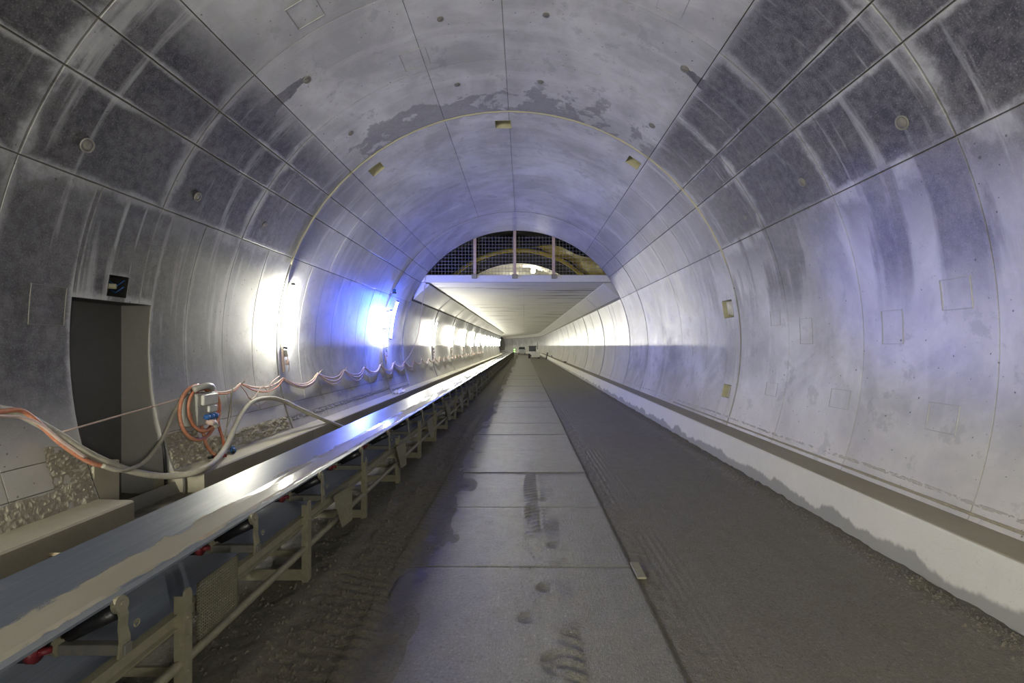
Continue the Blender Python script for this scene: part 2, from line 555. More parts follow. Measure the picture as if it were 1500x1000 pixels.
def panel(parent, th0, th1, y0, y1, gap, m, r, full):
    # thin curved slab: a front face and four skirts that run back to the shell
    g = gap / 2
    ga = math.degrees(g / R)
    a, c = th0 + (ga if full[0] else 0), th1 - (ga if full[1] else 0)
    p0, p1 = y0 + (g if full[2] else 0), y1 - (g if full[3] else 0)
    n = max(1, int((c - a) / 2.5))
    ths = [a + (c - a) * i / n for i in range(n + 1)]
    yy = ysteps(p0, p1)
    rows = [[(t, y, r) for t in ths] for y in yy]
    rb = R + 0.05
    e = 0.004
    ea = math.degrees(e / R)
    def lower(row_y, dy):
        return [(t, row_y, rb) for t in ths]
    rings = [lower(p0 - 0, 0)] + [[(t, p0, r + e) for t in ths]] + \
            [[(t, y + (e if i == 0 else -e if i == len(yy) - 1 else 0), r) for t in ths] for i, y in enumerate(yy)] + \
            [[(t, p1, r + e) for t in ths]] + [lower(p1, 0)]
    full_rings = []
    for ring in rings:
        y, rr = ring[0][1], ring[0][2]
        if rr == r:
            full_rings.append([(a, y, rb), (a, y, r + e)] + [(min(max(t, a + ea), c - ea), y, r) for t in ths] + [(c, y, r + e), (c, y, rb)])
        else:
            full_rings.append([(a, y, rb), (a, y, max(rr, r + e))] + ring + [(c, y, max(rr, r + e)), (c, y, rb)])
    verts, uv1, uv2 = [], [], []
    for ring in full_rings:
        for (t, y, rr) in ring:
            verts.append(pt(t, y, rr)); uv1.append((t, y))
            uv2.append(((t - th0) / (th1 - th0), (y - y0) / (y1 - y0)))
    k = len(full_rings[0])
    faces = []
    for i in range(len(full_rings) - 1):
        for j in range(k - 1):
            q = i * k + j
            faces.append((q, q + 1, q + 1 + k, q + k))
    me = bpy.data.meshes.new('panel')
    me.from_pydata(verts, [], faces)
    li = np.empty(len(me.loops), dtype=np.int32)
    me.loops.foreach_get('vertex_index', li)
    for nm, uv in (('arc', uv1), ('pan', uv2)):
        L = me.uv_layers.new(name=nm)
        L.data.foreach_set('uv', np.array(uv, dtype=np.float32)[li].ravel())
    sm_ = [True] * len(me.polygons)
    me.polygons.foreach_set('use_smooth', sm_)
    me.set_sharp_from_angle(angle=math.radians(25))
    me.materials.append(m)
    return link('panel', me, parent)


def panels(parent, bands, rows, holes, m, gap, jitter=0.004):
    for bi in range(len(bands) - 1):
        a, c = bands[bi], bands[bi + 1]
        rr = rows(a, c) if callable(rows) else rows
        for yi in range(len(rr) - 1):
            y0, y1 = rr[yi], rr[yi + 1]
            gp = gap
            rad = R + random.uniform(0, jitter)
            for h in cut([(a, c, y0, y1)], holes):
                panel(parent, *h, gp, m, rad, (h[0] == a, h[1] == c, h[2] == y0, h[3] == y1))


HALF = [1.72, 2.66, 3.74, 4.70, 5.65, 6.58, 7.50, 8.43, 9.36, 10.27]
FULL = [1.0, 2.66, 4.70, 6.58, 8.43, 10.27]
HALF2 = [10.33, 11.3, 12.2, 13.2, 14.1, 15.1, 16.0, 17.0, 17.97]
FULL2 = [10.33, 12.2, 14.1, 16.0, 17.97]
END = [18.03, Y_OPEN]

DOOR = (173.9, 203.0, 5.60, 6.80)
NICHE_BOX = (170.1, 173.2, 6.06, 6.35)
L_HOLES = [DOOR, NICHE_BOX]
R_HOLES = [(6.8, 11.3, 10.55, 11.05), (-13.9, -10.6, 10.57, 10.95)]
C_HOLES = [(89.6, 93.7, 10.70, 11.08), (125.4, 129.2, 10.70, 11.08), (53.8, 57.5, 10.70, 11.08)]

BACK = -24.0
FAR = 160.0
wl = shell('wall_left', cut([(132.5, 207.5, BACK, Y_OPEN), (155.0, 207.5, Y_OPEN, FAR)], L_HOLES), M['joint'])
tag(wl, 'curved concrete lining of the side wall behind the conveyor', kind='structure')
wr = shell('wall_right', cut([(-27.5, 53.0, BACK, Y_OPEN), (-27.5, 25.0, Y_OPEN, FAR)], R_HOLES), M['joint'])
tag(wr, 'curved concrete lining of the side wall behind the pale kerb', kind='structure')
ce = shell('ceiling', cut([(53.0, 132.5, BACK, Y_OPEN)], C_HOLES), M['joint'])
tag(ce, 'pale grey concrete crown of the tunnel vault', kind='structure')

for rows_h, rows_f in ((HALF, FULL), (HALF2, FULL2), (END, END)):
    panels(wl, [158.4, 195.0, 198.5, 203.0], lambda a, c: rows_h if a < 190 else rows_f, L_HOLES, M['lining'], 0.008)
    panels(wl, [132.5, 140.5, 147.0, 158.4], rows_f, L_HOLES, M['lining'], 0.020)
    panels(wr, [-22.0, 23.8], lambda a, c: rows_h if a > -14.5 else rows_f, R_HOLES, M['lining'], 0.008)
    panels(wr, [23.8, 36.0, 41.7, 53.0], rows_f, R_HOLES, M['lining'], 0.018)
    panels(ce, [53.0, 132.5] if rows_f is END else [53.0, 90.0, 106.0, 132.5], rows_f, C_HOLES, M['lining'], 0.007, 0.002)

far_j = [Y_OPEN] + [27.6 + 7.0 * k for k in range(19)]
for i in range(len(far_j) - 1):
    y0, y1 = far_j[i], far_j[i + 1]
    h = (y0 + y1) / 2
    panels(wl, [157.0, 203.0], [y0 + 0.08, y1 - 0.08], [], M['lining_far'], 0.03)
    panels(wr, [-22.0, 24.0], [y0 + 0.10, h, y1 - 0.10], [], M['lining_far_right'], 0.07)

# sealing fillet of the construction joints
for yj in (10.3, 18.0):
    for par, a, c in ((wr, 20.0, 53.0), (ce, 53.0, 132.5), (wl, 132.5, 160.0)):
        b = MB()
        n = int((c - a) / 1.5)
        b.tube([pt(a + (c - a) * i / n, yj + 0.006 * math.sin(i * 1.7), R + 0.012) for i in range(n + 1)],
               [0.026 + 0.008 * random.random() for _ in range(n + 1)] if yj < 11 else 0.012, 6)
        b.build('joint_seal', M['seal'] if yj < 11 else M['joint'], par, True)
# end ring of the lining where the slab begins
b = MB()
n = 60
b.quad_strip([[pt(20 + 140 * i / n, Y_OPEN, r) for i in range(n + 1)] for r in (R, R + 0.42)])
b.build('lining_end_face', M['joint'], ce)


def recess(par, h, depth, m, name='recess_box'):
    a, c, y0, y1 = h
    b = MB()
    o, i = R - 0.002, R + depth
    k = 0.35
    da, dy = (c - a) * 0.06, (y1 - y0) * 0.06
    rim = [pt(a, y0, o), pt(c, y0, o), pt(c, y1, o), pt(a, y1, o)]
    bot = [pt(a + da, y0 + dy, i), pt(c - da, y0 + dy, i), pt(c - da, y1 - dy, i), pt(a + da, y1 - dy, i)]
    b.quad_strip([rim, bot], True)
    b.f.append(tuple(range(4, 8)))
    return b.build(name, m, par)


for h in C_HOLES:
    recess(ce, h, 0.16, M['board'])
recess(wr, R_HOLES[0], 0.16, M['board'])
recess(wr, R_HOLES[1], 0.10, M['board'])
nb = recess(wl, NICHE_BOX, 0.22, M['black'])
# ribbed insert in the bright recess, stub of conduit in the dark one
for k in range(3):
    MB().tube([pt(7.3 + 0.1 * k, 10.66 + 0.11 * k, R + 0.06), pt(10.8, 10.66 + 0.11 * k, R + 0.06)], 0.035, 8).build('conduit_rib', M['white'], wr, True)
MB().tube([pt(171.9, 6.12, R + 0.2), pt(171.7, 6.2, R + 0.02)], 0.035, 10).build('conduit_stub', M['board'], wl, True)
b = MB()
for k in range(2):
    b.tube([pt(171.0 + k, 6.28, R + 0.2), pt(171.6 + k, 6.30, R + 0.1), pt(170.6 + k, 6.33, R + 0.03)], 0.008, 5)
b.build('loose_wire', M['blue'], wl, True)

# shallow box imprints with a raised rim, and anchor holes
def imprint(par, th, y, dth, dy, depth=0.012):
    b = MB()
    w = 0.011
    wa = math.degrees(w / R)
    r0 = R - 0.006
    A, Cc, Y0, Y1 = th - dth / 2, th + dth / 2, y - dy / 2, y + dy / 2
    def ringp(ex, r):
        pts = []
        k = 6
        for i in range(k): pts.append(pt(A - ex * wa + (Cc - A + 2 * ex * wa) * i / k, Y0 - ex * w, r))
        pts.append(pt(Cc + ex * wa, Y0 - ex * w, r))
        for i in range(k): pts.append(pt(Cc + ex * wa - (Cc - A + 2 * ex * wa) * i / k, Y1 + ex * w, r))
        pts.append(pt(A - ex * wa, Y1 + ex * w, r))
        return pts
    b.quad_strip([ringp(1, R + 0.01), ringp(0.8, r0), ringp(0.2, r0), ringp(0, R + 0.01)], True)
    return b.build('box_imprint', M['joint'] if par is wl else M['seal_grey'], par)


M['seal_grey'] = concrete('imprint_rim', (0.27, 0.27, 0.265), (0.46, 0.46, 0.455))


def place(px, py):            # where a sight line of the camera meets the near lining
    dx, dz = (px - 767) / 700.0, (506 - py) / 700.0
    a = dx * dx + dz * dz
    bq = dx * (-CX) + dz * (E - CZ)
    c = CX * CX + (E - CZ) ** 2 - R * R
    y = (-bq + math.sqrt(bq * bq - a * c)) / a
    return math.degrees(math.atan2(E + dz * y - CZ, dx * y - CX)), y


def wall_of(th):
    return wr if th < 53 else ce if th < 132.5 else wl


for px, py, wpx, hpx in ((1400, 430, 44, 44), (1307, 479, 30, 48), (1181, 485, 18, 36), (1380, 612, 44, 40),
                         (1230, 584, 28, 26), (1136, 466, 14, 20), (1130, 570, 16, 18), (447, 18, 44, 32), (70, 447, 46, 56),
                         (608, 87, 38, 24), (985, 5, 40, 30)):
    th, y = place(px, py)
    if 53 < th < 132.5:
        d1 = wpx * y / 700; d2 = hpx * y * y / (700 * 4.9)
        imprint(ce, th, y, math.degrees(d1 / R), d2)
    else:
        d1 = hpx * y / 700; d2 = wpx * y * y / (700 * 4.8)
        imprint(wall_of(th), th, y, math.degrees(d1 / R), d2)
for px, py, rr in ((128, 213, 0.085), (290, 288, 0.07), (388, 330, 0.06), (1321, 180, 0.085), (1175, 267, 0.07), (1092, 318, 0.05),
                   (645, 28, 0.055), (800, 22, 0.055), (670, 124, 0.06), (792, 120, 0.06), (955, 184, 0.07), (514, 195, 0.06),
                   (450, 117, 0.07), (1003, 101, 0.075)):
    th, y = place(px, py)
    a = math.radians(th)
    c = np.array(pt(th, y, R - 0.002)); nrm = np.array((math.cos(a), 0, math.sin(a)))
    tv = np.array((-math.sin(a), 0, math.cos(a))); yv = np.array((0, 1.0, 0))
    b = MB()
    prof = ((1.0, 0.006), (0.95, -0.006), (0.80, -0.006), (0.72, 0.004), (0.66, -0.002))
    b.quad_strip([[c + rr * q * (math.cos(2 * PI * k / 16) * tv + math.sin(2 * PI * k / 16) * yv) + nrm * d for k in range(16)] for q, d in prof], True)
    b.f.append(tuple(len(b.v) - 16 + k for k in range(16)))
    b.build('anchor_hole', M['joint'], wall_of(th), True)

# ------------------------------------------------------------------ ground: slabs, mud, gutter
PITS = [(-1.02, 4.62, .085), (-1.05, 3.55, .095), (0.22, 3.40, .10), (0.20, 4.45, .07), (-1.0, 5.25, .07), (-0.98, 6.5, .08),
        (0.34, 5.4, .06), (0.02, 3.95, .06), (-0.95, 7.6, .08), (0.3, 7.0, .07), (-0.92, 8.8, .08), (-0.9, 10.0, .08)]


def height(x, y):
    z = 0.012 * fbm(x * 0.9, y * 0.5, 3) + 0.006 * fbm(x * 8, y * 8, 3)
    mudl = sm(x, -1.15, -1.75)
    z = z + mudl * (0.07 * fbm(x * 3.2, y * 2.6, 5) + 0.045 * fbm(x * 11, y * 11, 3) + 0.02)
    z = z + 0.05 * np.exp(-((x + 1.42 + 0.05 * np.sin(y * 0.6)) / 0.10) ** 2) * sm(y, 6.0, 12.0) * (0.7 + fbm(x * 2, y * 2, 3))
    z = z + 0.05 * np.exp(-((x + 1.95) / 0.16) ** 2) * (0.6 + 1.6 * fbm(x * 4, y * 1.5, 4))
    z = z + sm(x, -3.1, -3.9) * 0.14
    # lugs of the left wheel track
    tl = sm(x, -1.80, -1.72) * sm(x, -1.14, -1.24)
    ph = (y + 0.22 * (x + 1.5) + 0.02 * fbm(x * 3, y * 3, 2)) / 0.125
    z = z + tl * 0.018 * sm(np.sin(2 * PI * ph), -0.2, 0.6) * (0.4 + 0.6 * sm(fbm(x * 1.7, y * 1.3, 3), -0.25, 0.1)) * sm(y, 14, 9)
    # chevron lugs of the right wheel track
    d = np.abs(x - 0.22)
    ph = (y + np.where(x > 0.22, 0.065, 0.0) + 0.55 * d) / 0.13
    z = z + sm(d, 0.23, 0.19) * sm(d, 0.012, 0.035) * 0.015 * sm(np.sin(2 * PI * ph + 0.8 * fbm(x * 6, y * 6, 2)), -0.1, 0.8) * sm(fbm(x * 2.5, y * 2.2, 3), -0.15, 0.12) * sm(y, 11, 7)
    # gravel run beside the slab edge with fine ruts
    gb = sm(x, 1.08, 1.14) * sm(x, 1.5, 1.32)
    z = z + gb * (0.028 * fbm(x * 22, y * 22, 3) - 0.004)
    z = z + sm(x, 1.25, 1.3) * sm(x, 1.75, 1.6) * 0.0045 * np.sin(x * 78 + 0.8 * np.sin(y * 0.7)) * sm(fbm(x * 4, y * 0.8, 3), -0.2, 0.1)
    z = z - sm(x, 1.09, 1.12) * 0.02
    z = z + sm(x, 1.6, 1.9) * (0.010 * fbm(x * 6, y * 2.0, 4) + 0.012 * fbm(x * 1.2, y * 9.0, 3) * sm(y, 9, 12))
    g2 = sm(x, 3.42, 3.66)
    z = z + g2 * (0.06 * fbm(x * 9, y * 7, 4) + 0.03)
    for (px, py, r) in PITS:
        q = ((x - px) ** 2 + ((y - py) * 0.8) ** 2) / r ** 2
        z = z - 0.016 * np.exp(-(q * (1 + 0.9 * fbm(x * 14, y * 14, 2))) ** 2) + 0.003 * np.exp(-((np.sqrt(q) - 1.25) / 0.25) ** 2)
    return z


def grid_mesh(name, xs, ys, m, parent=None, skirt=0.0, holes=None, smooth=True, lift=0.0):
    X, Y = np.meshgrid(np.array(xs), np.array(ys))
    Z = height(X, Y) + lift
    if name == 'floor':                        # mud smeared over the slab edge in ragged tongues
        t = (X > SX0 - 0.08) & (X < 0)
        Z = np.where(t, Z + 0.07 * fbm(X * 2.6, Y * 0.9, 5) + 0.014 - 0.075 * (X - SX0), Z)
    off = np.where(Y > Y_BEND, -((Y - Y_BEND) ** 2) / (2 * R_BEND), 0)
    if skirt:
        Y = Y.copy(); Y[:3, :] += 0.014 * fbm(X[:3, :] * 3.5, Y[:3, :] * 3, 3); Y[-3:, :] += 0.014 * fbm(X[-3:, :] * 3.5, Y[-3:, :] * 3, 3)
        Z[0, :] -= skirt; Z[-1, :] -= skirt; Z[:, 0] -= skirt; Z[:, -1] -= skirt
    V = np.stack([X + off, Y, Z], -1).reshape(-1, 3)
    ny, nx = X.shape
    I = np.arange(ny * nx).reshape(ny, nx)
    F = np.stack([I[:-1, :-1], I[:-1, 1:], I[1:, 1:], I[1:, :-1]], -1)
    if holes is not None:
        cx = (X[:-1, :-1] + X[1:, 1:]) / 2
        cy = (Y[:-1, :-1] + Y[1:, 1:]) / 2
        keep = ~((cx > holes[0]) & (cx < holes[1]) & (cy > holes[2]) & (cy < holes[3]))
        F = F[keep]
    F = F.reshape(-1, 4)
    me = bpy.data.meshes.new(name)
    me.from_pydata(V.tolist(), [], F.tolist())
    if smooth:
        me.polygons.foreach_set('use_smooth', [True] * len(me.polygons))
    me.materials.append(m)
    return link(name, me, parent)


def space(a, b, d):
    n = max(1, round((b - a) / d))
    return [a + (b - a) * i / n for i in range(n + 1)]


SX0, SX1 = -1.22, 1.10
ysn = space(0.9, 8.0, 0.024) + space(8.0, 16, 0.06)[1:]
y = 16.0; d = 0.1
while y < 156:
    d *= 1.06; y += min(d, 3.0); ysn.append(y)
xsn = space(-6.3, -3.2, 0.1) + space(-3.2, -1.9, 0.045)[1:] + space(-1.9, SX0, 0.024)[1:] + space(SX0, -0.72, 0.03)[1:] + space(-0.72, SX1, 0.3)[1:] + \
      space(SX1, 1.8, 0.024)[1:] + space(1.8, 3.4, 0.06)[1:] + space(3.4, 4.6, 0.04)[1:]
SLABS = [1.25 + 1.8 * k for k in range(21)]
floor = grid_mesh('floor', xsn, [-24, -10, -3, 0.0] + ysn, M['mud'], None, 0.0, (-0.74, SX1, 1.25, SLABS[-1]))
tag(floor, 'muddy tunnel roadway with wheel tracks between the conveyor and the kerb', kind='structure')
# the bed under the slabs
MB().box(SX0 - 0.02, SX1 + 0.02, 1.2, SLABS[-1] + 0.02, -0.2, -0.03).build('slab_bed', M['mud'], floor)
for i in range(len(SLABS) - 1):
    y0, y1 = SLABS[i], SLABS[i + 1]
    res = 0.022 if y0 < 7 else 0.05 if y0 < 14 else 0.2
    g = 0.012 + 0.012 * random.random()
    xs = [SX0, SX0 + 0.003] + space(SX0 + 0.03, SX1 - 0.03, res) + [SX1 - 0.003, SX1]
    ys = [y0 + g, y0 + g + 0.003] + space(y0 + g + 0.03, y1 - 0.03, res) + [y1 - 0.003, y1]
    grid_mesh('road_slab', xs, ys, M['road'], floor, 0.035, lift=random.uniform(0.0, 0.010) - 0.002)
grid_mesh('road_strip', space(SX0, SX1, 0.3), [SLABS[-1] + 0.02] + [v for v in ysn if v > SLABS[-1] + 0.4], M['road'], floor, lift=0.004)

# clods of mud scattered on the roadway and in the gutter
b = MB()
def clod(x, y, z, r):
    o = len(b.v)
    pts = []
    for k in range(5):
        a = 2 * PI * k / 5 + random.random()
        q = r * random.uniform(0.6, 1.2)
        pts.append((x + q * math.cos(a), y + q * math.sin(a), z - 0.3 * r))
    b.v.extend(pts)
    b.v.append((x + random.uniform(-.3, .3) * r, y, z + r * random.uniform(0.4, 0.9)))
    for k in range(5):
        b.f.append((o + k, o + (k + 1) % 5, o + 5))
cl = []
for _ in range(2600):
    cl.append((random.uniform(-2.6, -1.3) if random.random() < .8 else random.gauss(-1.5, .15), 1.6 + 10 * random.random() ** 1.6, random.uniform(.008, .03)))
for _ in range(2200):
    cl.append((3.82 - abs(random.gauss(0, .13)), 2.5 + 20 * random.random() ** 1.5, random.uniform(.008, .028)))
for _ in range(500):
    cl.append((random.uniform(1.1, 3.6), 2 + 9 * random.random() ** 1.5, random.uniform(.004, .013)))
for _ in range(160):
    cl.append((random.gauss(0.05, .12), 2 + 5 * random.random(), random.uniform(.004, .013)))
for _ in range(700):
    cl.append((-4.45 + abs(random.gauss(0, .3)), 2 + 9 * random.random(), random.uniform(.012, .04)))
ca = np.array(cl)
ch = height(ca[:, 0], ca[:, 1])
for (x, y, r), z in zip(cl, ch):
    clod(x, y, float(z), r)
tag(b.build('mud_clods', M['mud'], floor), kind='stuff')
tag(MB().box(1.10, 1.19, 4.62, 4.95, -0.01, 0.012, 0.004).build('steel_plate', M['steel'], floor), 'bare steel strip set at the slab edge')

# ------------------------------------------------------------------ right kerb, left bench
kerb = tag(empty('trim_1'), 'pale concrete kerb with a damp dark foot and a dirty shelf behind it', kind='structure')
BK = [-6, 2.66, 10.3, 18.0] + [27.6 - 7 + 7 * k + 4 for k in range(0)] + [24.9 + 7.0 * k for k in range(19)]
for i in range(len(BK) - 1):
    y0, y1 = BK[i] + 0.008, BK[i + 1] - 0.008
    ys = [y0 + (y1 - y0) * k / (1 if y1 < Y_BEND else 4) for k in range(2 if y1 < Y_BEND else 5)]
    MB().sweep([(3.86, -0.12), (3.905, 0.515), (3.92, 0.53), (4.75, 0.53), (4.75, -0.12)], ys).build('kerb_stone', M['kerb'], kerb)
    MB().sweep([(3.935, 0.528), (3.95, 0.537), (4.36, 0.54), (4.36, 0.528)], ys).build('dirt_strip', M['kerb_top'], kerb)
# crumbling seam along the wall foot above the shelf
def ragged(name, x_of, z_of, y0, y1, dy, hgt, m, parent, amp, seed):
    b = MB()
    rings = []
    y = y0
    while y < y1:
        ring = []
        nj = max(6, int(hgt / 0.018))
        for j in range(nj):
            t = j / (nj - 1)
            n = float(fbm(np.array(y * 9 + seed), np.array(t * hgt * 22 + seed), 3)) + float(fbm(np.array(y * 31 + seed), np.array(t * hgt * 60), 2))
            o = 0 if j in (0, nj - 1) else max(-0.01, amp * (n + 0.25))
            z = z_of(y) + hgt * (t - 0.5) * (1.0 + 0.9 * float(fbm(np.array(y * 2.3 + seed), np.array(3.3), 3)))
            x, s = x_of(z)
            ring.append((x + s * o + path(y), y, z))
        rings.append(ring)
        y += dy * max(1.0, y / 6)
    b.quad_strip(rings)
    return tag(b.build(name, m, parent), kind='stuff')


ragged('crumbling_seam', lambda z: (wall_x(z, 1) + 0.004, -1), lambda y: 0.70 + 0.012 * math.sin(y * 1.3), 2.2, 40, 0.014, 0.042, M['rough_right'], wr, 0.04, 3)
ragged('crumbling_seam', lambda z: (wall_x(z, 1) - 0.01, -1), lambda y: 0.605, 2.2, 14, 0.02, 0.03, M['kerb_top'], wr, 0.05, 9)

bench = tag(empty('trim_2'), 'dusty concrete bench along the wall behind the conveyor', kind='structure')
BL = [(-6, 5.57), (6.79, 10.3), (10.31, 18.0)] + [(18.01 if k == 0 else 27.61 + 7 * (k - 1), 27.6 + 7 * k) for k in range(18)]
for i, (y0, y1) in enumerate(BL):
    ys = space(y0, y1, (y1 - y0) if y1 < Y_BEND else 2.0)
    MB().sweep([(-4.53, -0.12), (-4.54, 0.43), (-4.56, 0.45), (-5.25, 0.47), (-5.25, -0.12)], ys).build('bench_block', M['bench'], bench)
# splashed, honeycombed foot of the wall
lx = lambda z: (wall_x(z, -1) + 0.004, 1)
ragged('splashed_foot', lx, lambda y: 0.60 - 0.01 * y, 3.0, 5.58, 0.016, 0.24, M['rough'], wl, 0.045, 1)
ragged('splashed_foot', lx, lambda y: 0.86, 5.15, 5.585, 0.012, 0.50, M['rough'], wl, 0.045, 21)
ragged('splashed_foot', lx, lambda y: 0.62, 6.82, 10.25, 0.016, 0.26 , M['rough'], wl, 0.075, 5)
ragged('splashed_foot', lx, lambda y: 0.75, 6.82, 7.5, 0.014, 0.40 , M['rough'], wl, 0.06, 15)
ragged('crumbling_seam', lx, lambda y: 0.66, 10.4, 18, 0.02, 0.09, M['joint'], wl, 0.05, 7)
ragged('crumbling_seam', lx, lambda y: 0.56, 18.2, 21, 0.03, 0.05, M['joint'], wl, 0.04, 8)

# ------------------------------------------------------------------ doorway niche
dr = tag(empty('door_1', (-5.4, 6.2, 0)), 'dark door recess in the wall left of the cable box', kind='structure')
ztop = E + 0.57
def dpart(b, name, m):
    o = b.build(name, m, dr)
    o.location = (5.4, -6.2, 0)
    return o
xb = -5.72
def face(pts, name, m):
    b = MB(); b.v = pts; b.f = [tuple(range(len(pts)))]
    return dpart(b, name, m)
zs = [0.0 + ztop * i / 14 for i in range(15)]
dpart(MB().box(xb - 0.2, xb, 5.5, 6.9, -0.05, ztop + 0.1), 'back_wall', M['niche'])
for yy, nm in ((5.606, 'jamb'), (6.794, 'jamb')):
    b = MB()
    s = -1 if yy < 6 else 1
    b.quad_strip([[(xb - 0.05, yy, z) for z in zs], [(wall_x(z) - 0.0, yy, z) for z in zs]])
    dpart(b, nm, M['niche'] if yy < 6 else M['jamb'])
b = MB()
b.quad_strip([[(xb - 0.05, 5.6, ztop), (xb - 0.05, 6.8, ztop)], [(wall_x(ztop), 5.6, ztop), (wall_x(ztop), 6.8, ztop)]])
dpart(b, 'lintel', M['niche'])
dpart(MB().box(xb, -5.05, 5.61, 5.98, -0.05, 0.83, 0.012), 'stub_wall', M['bench'])
dpart(MB().box(xb, -4.6, 5.58, 6.79, -0.1, 0.04), 'sill', M['bench'])
# vertical conduits in the recess
for pts, r, nm in (([(233, 612, -5.33), (229, 640, -5.38), (228, 690, -5.42), (228, 722, -5.42)], 0.018, 'black conduit running down the reveal of the door recess'),
                   ):
    q = spline([at(*p) for p in pts], 6)
    tag(MB().tube(q, r, 8).build('conduit', M['black'], None, True), nm, 'conduit')
q = spline([(-5.10, 6.74, 0.95), (-5.08, 6.76, 0.7), (-5.06, 6.76, 0.3), (-5.06, 6.76, 0.05)], 5)
tag(MB().tube(q, 0.02, 8).build('conduit', M['black'], None, True), 'black conduit down the bench corner beside the door recess', 'conduit')
q = spline([(-4.80, 6.75, 0.40), (-4.79, 6.75, 0.25), (-4.80, 6.75, 0.05)], 5)
tag(MB().tube(q, 0.018, 8).build('conduit', M['steel_dark'], None, True), 'short grey pipe on the end face of the bench', 'conduit')
tag(MB().box(-5.4, -3.9, 6.52, 6.62, 0.06, 0.15, 0.006).build('timber_beam', M['wood']), 'squared timber lying across the foot of the door recess', 'beam')
b = MB(); b.tube([(-4.62, 4.55, 0.26), (-4.05, 4.68, 0.20)], 0.02, 4)
tag(b.build('timber_stick', M['wood']), 'short timber stick poking out between bench and conveyor', 'stick')

# ------------------------------------------------------------------ intermediate slab, corbels
deck = tag(empty('trim_3'), 'concrete intermediate slab on sloping corbels over the far roadway', kind='structure')
SLOT = (-3.25, -1.0, 35.3, 35.75)
for i in range(len(far_j) - 1):
    y0, y1 = far_j[i] + (0.35 if i == 0 else 0.012), far_j[i + 1] - 0.012
    xr = [(-4.72, 0.02), (0.03, 3.98)]
    for (xa, xc) in xr:
        nb_ = 8
        b = MB()
        hh = [h for h in [SLOT] if h[0] > xa - 0.1 and h[1] < xc + 0.1 and y0 < h[2] < y1]
        if hh:
            h = hh[0]
            for (a0, a1, c0, c1) in ((xa, xc, y0, h[2]), (xa, h[0], h[2], h[3]), (h[1], xc, h[2], h[3]), (xa, xc, h[3], y1)):
                b.box(a0, a1, c0, c1, DECK, DECK + 0.22)
            b.build('slab', M['deck'], deck)
            MB().box(h[0] - .02, h[1] + .02, h[2] - .02, h[3] + .02, DECK + 0.14, DECK + 0.2).build('slot_shade', M['black'], deck)  # black sheet put in for the darkness inside the open slot
        elif y1 > 60:
            b.sweep([(xa, DECK), (xc, DECK), (xc, DECK + 0.22), (xa, DECK + 0.22)], space(y0, y1, 3.5)).build('slab', M['deck'], deck)
        else:
            # shuttering boards leave a slightly stepped soffit
            ys_ = space(y0, y1, 0.5)
            pr = []
            for k in range(len(ys_) - 1):
                z = DECK + random.uniform(0, 0.006)
                pr += [(ys_[k], z + 0.008), (ys_[k] + 0.012, z), (ys_[k + 1] - 0.012, z)]
            pr.append((y1, DECK + 0.004))
            rings = [[(xa, yy, zz), (xc, yy, zz), (xc, yy, DECK + 0.24), (xa, yy, DECK + 0.24)] for yy, zz in pr]
            b.quad_strip(rings, True, True)
            b.build('slab', M['deck'], deck)
    for side in (-1, 1):
        w0 = CX + side * 4.80
        tip = CX + side * 3.90
        zt, zb = E + 2.70, E + 1.90
        if side > 0:
            zt, zb = E + 2.74, E + 1.96
        prof = [(tip, zt), (w0, zb), (w0 + side * 0.25, zb), (w0 + side * 0.25, DECK + 0.1), (tip + side * 0.16, DECK + 0.1), (tip + side * 0.16, zt + 0.05), (tip, zt + 0.05)]
        hs = [y0, y1] if side < 0 else [y0, y0 + (y1 - y0) / 3, y0 + (y1 - y0) * 2 / 3, y1]
        for k in range(len(hs) - 1):
            MB().sweep(prof, space(hs[k] + (0.04 if k == 0 else 0.012), hs[k + 1] - (0.04 if k == len(hs) - 2 else 0.012), 8 if y1 < Y_BEND else 2)).build('corbel', M['corbel'], deck)
# front edge beam of the slab
MB().box(-4.60, 3.92, Y_OPEN + 0.05, Y_OPEN + 0.34, DECK - 0.0, DECK + 0.30, 0.01).build('edge_beam', M['corbel'], deck)

# excavation above the slab
ex = tag(empty('trim_4'), 'unlined dark excavation with yellow waterproofing above the slab', kind='structure')
b = MB()
rings = []
for k in range(16):
    yy = Y_OPEN + 0.4 + 8.6 * k / 15
    ring = []
    for j in range(61):
        th = 18 + 144 * j / 60
        rr = 6.35 + 0.35 * float(fbm(np.array(th * 0.11), np.array(yy * 0.9), 4)) + 0.12 * math.sin(yy * 2.1 + th * 0.05)
        a = math.radians(th)
        ring.append((CX + rr * math.cos(a), yy, CZ + rr * math.sin(a)))
    rings.append(ring)
b.quad_strip(rings)
b.build('excavation_face', M['rock'], ex, True)
b = MB()
def arc(yy, r, n=40):
    a0 = math.degrees(math.asin((DECK + 0.26 - CZ) / r))
    return [pt(a0 + (180 - 2 * a0) * j / n, yy, r) for j in range(n + 1)]
b.quad_strip([arc(29.3, r) for r in (5.0, 7.2)])
b.quad_strip([arc(yy, 5.42) for yy in (28.2, 29.3)])
b.build('dark_ring', M['darkring'], ex)
b = MB()
b.tube([pt(20 + 140 * j / 50, 27.9 - 0.05 * math.sin(j), 5.52 + 0.012 * math.sin(j * 0.9)) for j in range(51)], 0.12, 8)
b.build('membrane_edge', M['yellow'], ex, True)
b = MB()
rings = []
for k in range(14):
    yy = 22.0 + 6.2 * k / 13
    rings.append([pt(16 + (54 - 13 * math.sin(k * 0.35)) * j / 24 * (0.75 + 0.25 * k / 13), yy, 5.78 + 0.09 * math.sin(j * 0.9 + k * 0.5) + 0.06 * math.sin(k * 1.4 + j * .3)) for j in range(25)])
b.quad_strip(rings)
b.build('membrane_sheet', M['yellow'], ex, True)
b = MB()
